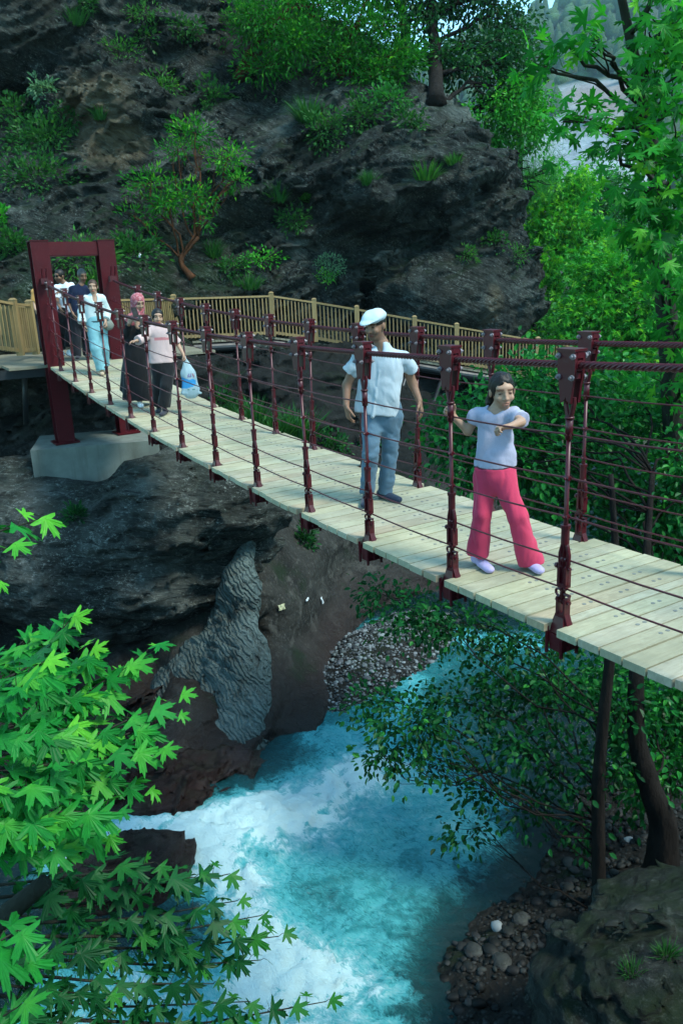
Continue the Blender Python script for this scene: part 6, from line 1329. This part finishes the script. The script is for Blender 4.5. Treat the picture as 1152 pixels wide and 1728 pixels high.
part_mesh('body', b, .009, M['skin_girl'], f.root, colf=lambda V: face_col(V, J['head'], hd, .93, (.2, .15, .13)))
M['top_pink'] = cloth_mat('pale_pink_cotton', (.54, .385, .37)); M['trouser_black'] = cloth_mat('black_trousers', (.010, .011, .013)); M['print_pink'] = cloth_mat('pink_print', (.50, .14, .16)); M['trainer_dark'] = cloth_mat('dark_trainer', (.03, .03, .04))
b = top(f, J, s, .165, .195, bd, [[(J['elL'], .058), (P_(232, 575, -.16), .072)], [(P_(293, 569, .01), .058), (P_(300, 579, .03), .066)]], sq=.6)
V_, Q_ = b.mesh(.010, .009, 7.)
def _pr(V):
    C = np.ones((len(V), 3)); a = (V - P_(272, 571)) @ f.r; z = V[:, 2] - P_(272, 571)[2]; fr = ((V - J['neck']) @ f.e) < 0
    C[fr & (np.abs(z) < .016) & (a > -.09) & (a < .10)] = (.85, .45, .5); return C
o = link_mesh('top', np_mesh('top', V_, Q_, True, {'Col': _pr(V_)}), M['top_pink'], f.root); o.matrix_parent_inverse = Matrix.Translation(-f.root.location)
b = Body(); hc = (J['hipL'] + J['hipR']) / 2; b.cone(hc + (0, 0, .06), hc - (0, 0, .04), .15, .16, .05, (bd, .7))
for e in 'LR': b.cone(J['hip' + e], J['kn' + e], .10, .085, .03); b.cone(J['kn' + e], J['an' + e] - (0, 0, .02), .085, .085, .02, None, (0, 1))
part_mesh('trousers', b, .011, M['trouser_black'], f.root, .009, 7.)
simple_shoes(f, J, deckz(7.95) + .002, M['trainer_dark'], .9, [('anL', P_(266, 692, .05)), ('anR', P_(272, 699, -.2))])
hair_cap(f, J, hd, M['hair'], .93, 0, lambda b, L: b.chain([L(0, -.10, .0), L(0, -.12, -.10), L(0, -.10, -.2)], [.045, .04, .015], .02))
# the bag
t = NT('plastic_bag'); cc = t.attr('Col'); nb_ = t.noise(t.co((1, 1, .4)), 14, 4, .6)
t.p(Base_Color=t.mix(1, t.mix(nb_, (.50, .62, .66), (.38, .5, .54)), cc, 'MULTIPLY'), Roughness=.3, Normal=t.bump(nb_, .7, .02)); tr = t.n('BsdfTranslucent', {'Color': t.mix(1, cc, (.6, .7, .75), 'MULTIPLY')}); mx = t.n('MixShader', {0: .35}); t.t.links.new(t.b.outputs[0], mx.inputs[1]); t.t.links.new(tr.outputs[0], mx.inputs[2]); t.t.links.new(mx.outputs[0], t.out.inputs[0]); M['plastic'] = t.m
b = Body(); hp = J['wrR'] + f.dir(.3, -.3, -1) * .075; b.cone(hp + (0, 0, .03), P_(318, 632, -.08), .02, .10, .04, (f.e, .55)); b.cone(P_(318, 632, -.08), P_(322, 658, -.08), .10, .13, .04, (f.e, .5)); b.ell(P_(310, 663, -.08), (.035, .04, .02), None, .03); b.ell(P_(335, 663, -.08), (.04, .035, .02), None, .03)
V, Q = b.mesh(.009, .012, 9., (1, 1, .5)); C = np.ones((len(V), 3)); a = (V - P_(319, 645, -.08)) @ f.r; z = V[:, 2] - P_(319, 645, -.08)[2]; nz_ = fbm(V * 7, 2)
C[(z + .35 * a < .06 + .04 * nz_) & (z - .2 * a > -.055 + .03 * nz_) & (a < .09)] = (.12, .62, 1.15)
for x0 in (.0, .028, .062): C[(np.abs(a - x0 - .25 * (z - .10) * (1 if x0 < .05 else -1)) < .0085) & (np.abs(z - .095) < .028)] = (.42, .2, .55) if x0 < .05 else (.9, .25, .35)
C[(np.abs(z + .095) < .012) & ((np.abs(a + .02) < .014) | (np.abs(a - .055) < .018))] = (.3, .5, .4)
o = link_mesh('plastic_bag', np_mesh('plastic_bag', V, Q, True, {'Col': C}), M['plastic']); tag(o, 'translucent white plastic bag with blue contents hanging from the girl in the pale pink top', 'bag')

# 6, 7 --- the two men at the portal
f = Fig('grey haired man in dark navy shirt standing behind the woman in white', (-4.86, 15.45, deckz(12.86) + .02))
P_ = f.P; s = 1.
J = dict(head=P_(139, 465), neck=P_(137, 481), shL=P_(122, 488, .05), shR=P_(151, 488, .0), elL=P_(117, 512, .05), elR=P_(155, 512), wrL=P_(124, 530, -.08), wrR=P_(152, 530, -.1), hipL=P_(128, 537), hipR=P_(143, 537), knL=P_(130, 572), knR=P_(145, 572, .1), anL=P_(131, 600, -.02), anR=P_(147, 597, .2), hem=P_(136, 540))
bd = f.dir(.3, -1, 0); hd = rotm(f.dir(.35, -.9, -.35)); b = Body(); limbs(f, b, J, s); add_head(b, J['head'], hd, 1.02)
add_hand(b, J['wrL'], f.dir(.2, -.2, -1), f.dir(.9, .2, 0), -1, 1., .4); add_hand(b, J['wrR'], f.dir(.0, -.2, -1), f.dir(-.9, .2, 0), 1, 1., .4)
part_mesh('body', b, .010, M['skin_man'], f.root, colf=lambda V: face_col(V, J['head'], hd, 1.02, (.3, .28, .26), (.7, .7, .72)))
M['shirt_navy'] = cloth_mat('navy_cotton', (.008, .016, .045)); part_mesh('shirt', top(f, J, s, .185, .175, bd, [[(P_(118, 503, .05), .062), (J['elL'], .066)], [(P_(154, 503), .062), (J['elR'], .066)]]), .011, M['shirt_navy'], f.root, .009, 7.)
b = Body(); hc = (J['hipL'] + J['hipR']) / 2; b.cone(hc + (0, 0, .06), hc - (0, 0, .04), .155, .16, .05, (bd, .75))
for e in 'LR': b.cone(J['hip' + e], J['kn' + e], .10, .08, .03); b.cone(J['kn' + e], J['an' + e] - (0, 0, .02), .08, .075, .02, None, (0, 1))
M['trouser_dark'] = cloth_mat('dark_trousers', (.012, .014, .020)); part_mesh('trousers', b, .011, M['trouser_dark'], f.root, .009, 7.)
simple_shoes(f, J, deckz(12.86) + .02, M['trainer_dark'], 1.05, [('anL', P_(132, 610, -.16)), ('anR', P_(150, 606, .05))])
hair_cap(f, J, hd, M['hair_grey'], 1.0, .045)

f = Fig('man in bright white t-shirt, sunglasses and black trousers at the portal', (-5.42, 16.1, -1.33))
P_ = f.P
J = dict(head=P_(101, 466), neck=P_(108, 478), shL=P_(96, 486, -.02), shR=P_(121, 482, .08), elL=P_(96, 508, -.05), elR=P_(121, 505, .0), wrL=P_(102, 520, -.15), wrR=P_(106, 494, -.2), hipL=P_(104, 532), hipR=P_(118, 532), knL=P_(105, 562), knR=P_(117, 560, -.06), anL=P_(104, 588, .05), anR=P_(115, 584, -.05), hem=P_(111, 528))
bd = f.dir(-.5, -.85, 0); hd = rotm(f.dir(-.75, -.6, -.1)); b = Body(); limbs(f, b, J, s); add_head(b, J['head'], hd, 1.02)
add_hand(b, J['wrL'], f.dir(.2, -.2, -1), f.dir(.9, .2, 0), -1, 1., .4); add_hand(b, J['wrR'], f.dir(-.8, -.3, .1), f.dir(0, .2, -1), 1, 1., .6)
part_mesh('body', b, .010, M['skin_man'], f.root, colf=lambda V: face_col(V, J['head'], hd, 1.02, (.2, .18, .16), (.45, .44, .44)))
M['tshirt_white'] = cloth_mat('bright_white_cotton', (.66, .72, .80)); part_mesh('tshirt', top(f, J, s, .185, .175, bd, [[(P_(94, 497, -.02), .066), (P_(94, 503, -.03), .070)], [(P_(123, 494, .06), .066), (P_(123, 500, .04), .07)]]), .011, M['tshirt_white'], f.root, .009, 7.)
b = Body(); hc = (J['hipL'] + J['hipR']) / 2; b.cone(hc + (0, 0, .06), hc - (0, 0, .04), .155, .16, .05, (bd, .75))
for e in 'LR': b.cone(J['hip' + e], J['kn' + e], .10, .08, .03); b.cone(J['kn' + e], J['an' + e] - (0, 0, .02), .08, .075, .02, None, (0, 1))
part_mesh('trousers', b, .011, M['trouser_black'], f.root, .009, 7.)
simple_shoes(f, J, -1.33, M['shoe_white'], 1.05, [('anL', P_(100, 597, -.1)), ('anR', P_(120, 592, -.2))])
hair_cap(f, J, hd, M['hair'], 1.02, .03)
b = Body(); L = lambda x, y, z: J['head'] + np.array([x, y, z]) * 1.02 @ hd
for e in (-1, 1): b.ell(L(e * .033, .092, .008), (.026, .010, .020), hd, .004); b.cone(L(e * .055, .085, .014), L(e * .080, -.01, .012), .005, .005, .004)
b.cone(L(-.02, .098, .014), L(.02, .098, .014), .005, .005, .004); part_mesh('sunglasses', b, .007, M['phone_black'], f.root)
# 8 --- someone almost hidden behind the left post
f = Fig('person in ochre top and white cap mostly hidden behind the left portal post', (-6.45, 17.4, -1.38))
P_ = f.P
J = dict(head=P_(66, 474), neck=P_(67, 486), shL=P_(58, 492), shR=P_(76, 492), elL=P_(57, 508), elR=P_(78, 508), wrL=P_(60, 522, -.1), wrR=P_(76, 522, -.1), hipL=P_(61, 530), hipR=P_(73, 530), knL=P_(62, 560), knR=P_(73, 560), anL=P_(62, 584), anR=P_(73, 584), hem=P_(67, 530)); s = .9
bd = f.dir(-.2, -1, 0); hd = rotm(f.dir(-.2, -1, -.1)); b = Body(); limbs(f, b, J, s); add_head(b, J['head'], hd, .95, .88)
add_hand(b, J['wrL'], f.dir(.2, -.2, -1), f.dir(.9, .2, 0), -1, .95, .4); add_hand(b, J['wrR'], f.dir(-.1, -.2, -1), f.dir(-.9, .2, 0), 1, .95, .4)
part_mesh('body', b, .011, M['skin_fair'], f.root, colf=lambda V: face_col(V, J['head'], hd, .95))
M['top_ochre'] = cloth_mat('ochre_cotton', (.50, .26, .08)); part_mesh('top', top(f, J, s, .16, .16, bd, [[(J['elL'], .062)], [(J['elR'], .062)]]), .012, M['top_ochre'], f.root, .008, 7.)
b = Body(); hc = (J['hipL'] + J['hipR']) / 2; b.cone(hc + (0, 0, .06), hc - (0, 0, .04), .14, .15, .05, (bd, .75))
for e in 'LR': b.cone(J['hip' + e], J['kn' + e], .09, .075, .03); b.cone(J['kn' + e], J['an' + e] - (0, 0, .02), .075, .07, .02, None, (0, 1))
part_mesh('trousers', b, .012, M['trouser_dark'], f.root); simple_shoes(f, J, -1.38, M['trainer_dark'], .95, [('anL', P_(61, 592, -.1)), ('anR', P_(74, 592, -.1))])
hair_cap(f, J, hd, M['cap_white'], .97, .06)
# ------------------------------------------------------------------ air
hm = bpy.data.materials.new('haze'); hm.use_nodes = True; hm.node_tree.nodes.clear()
ho = hm.node_tree.nodes.new('ShaderNodeOutputMaterial'); hv = hm.node_tree.nodes.new('ShaderNodeVolumePrincipled')
hv.inputs['Color'].default_value = (.55, .85, 1, 1); hv.inputs['Density'].default_value = .00018
hm.node_tree.links.new(hv.outputs[0], ho.inputs['Volume'])
mb = MB(); mb.box((0, 350, 214), (2400, 2400, 447)); hz = mb.build('haze', hm); tag(hz, kind='stuff')
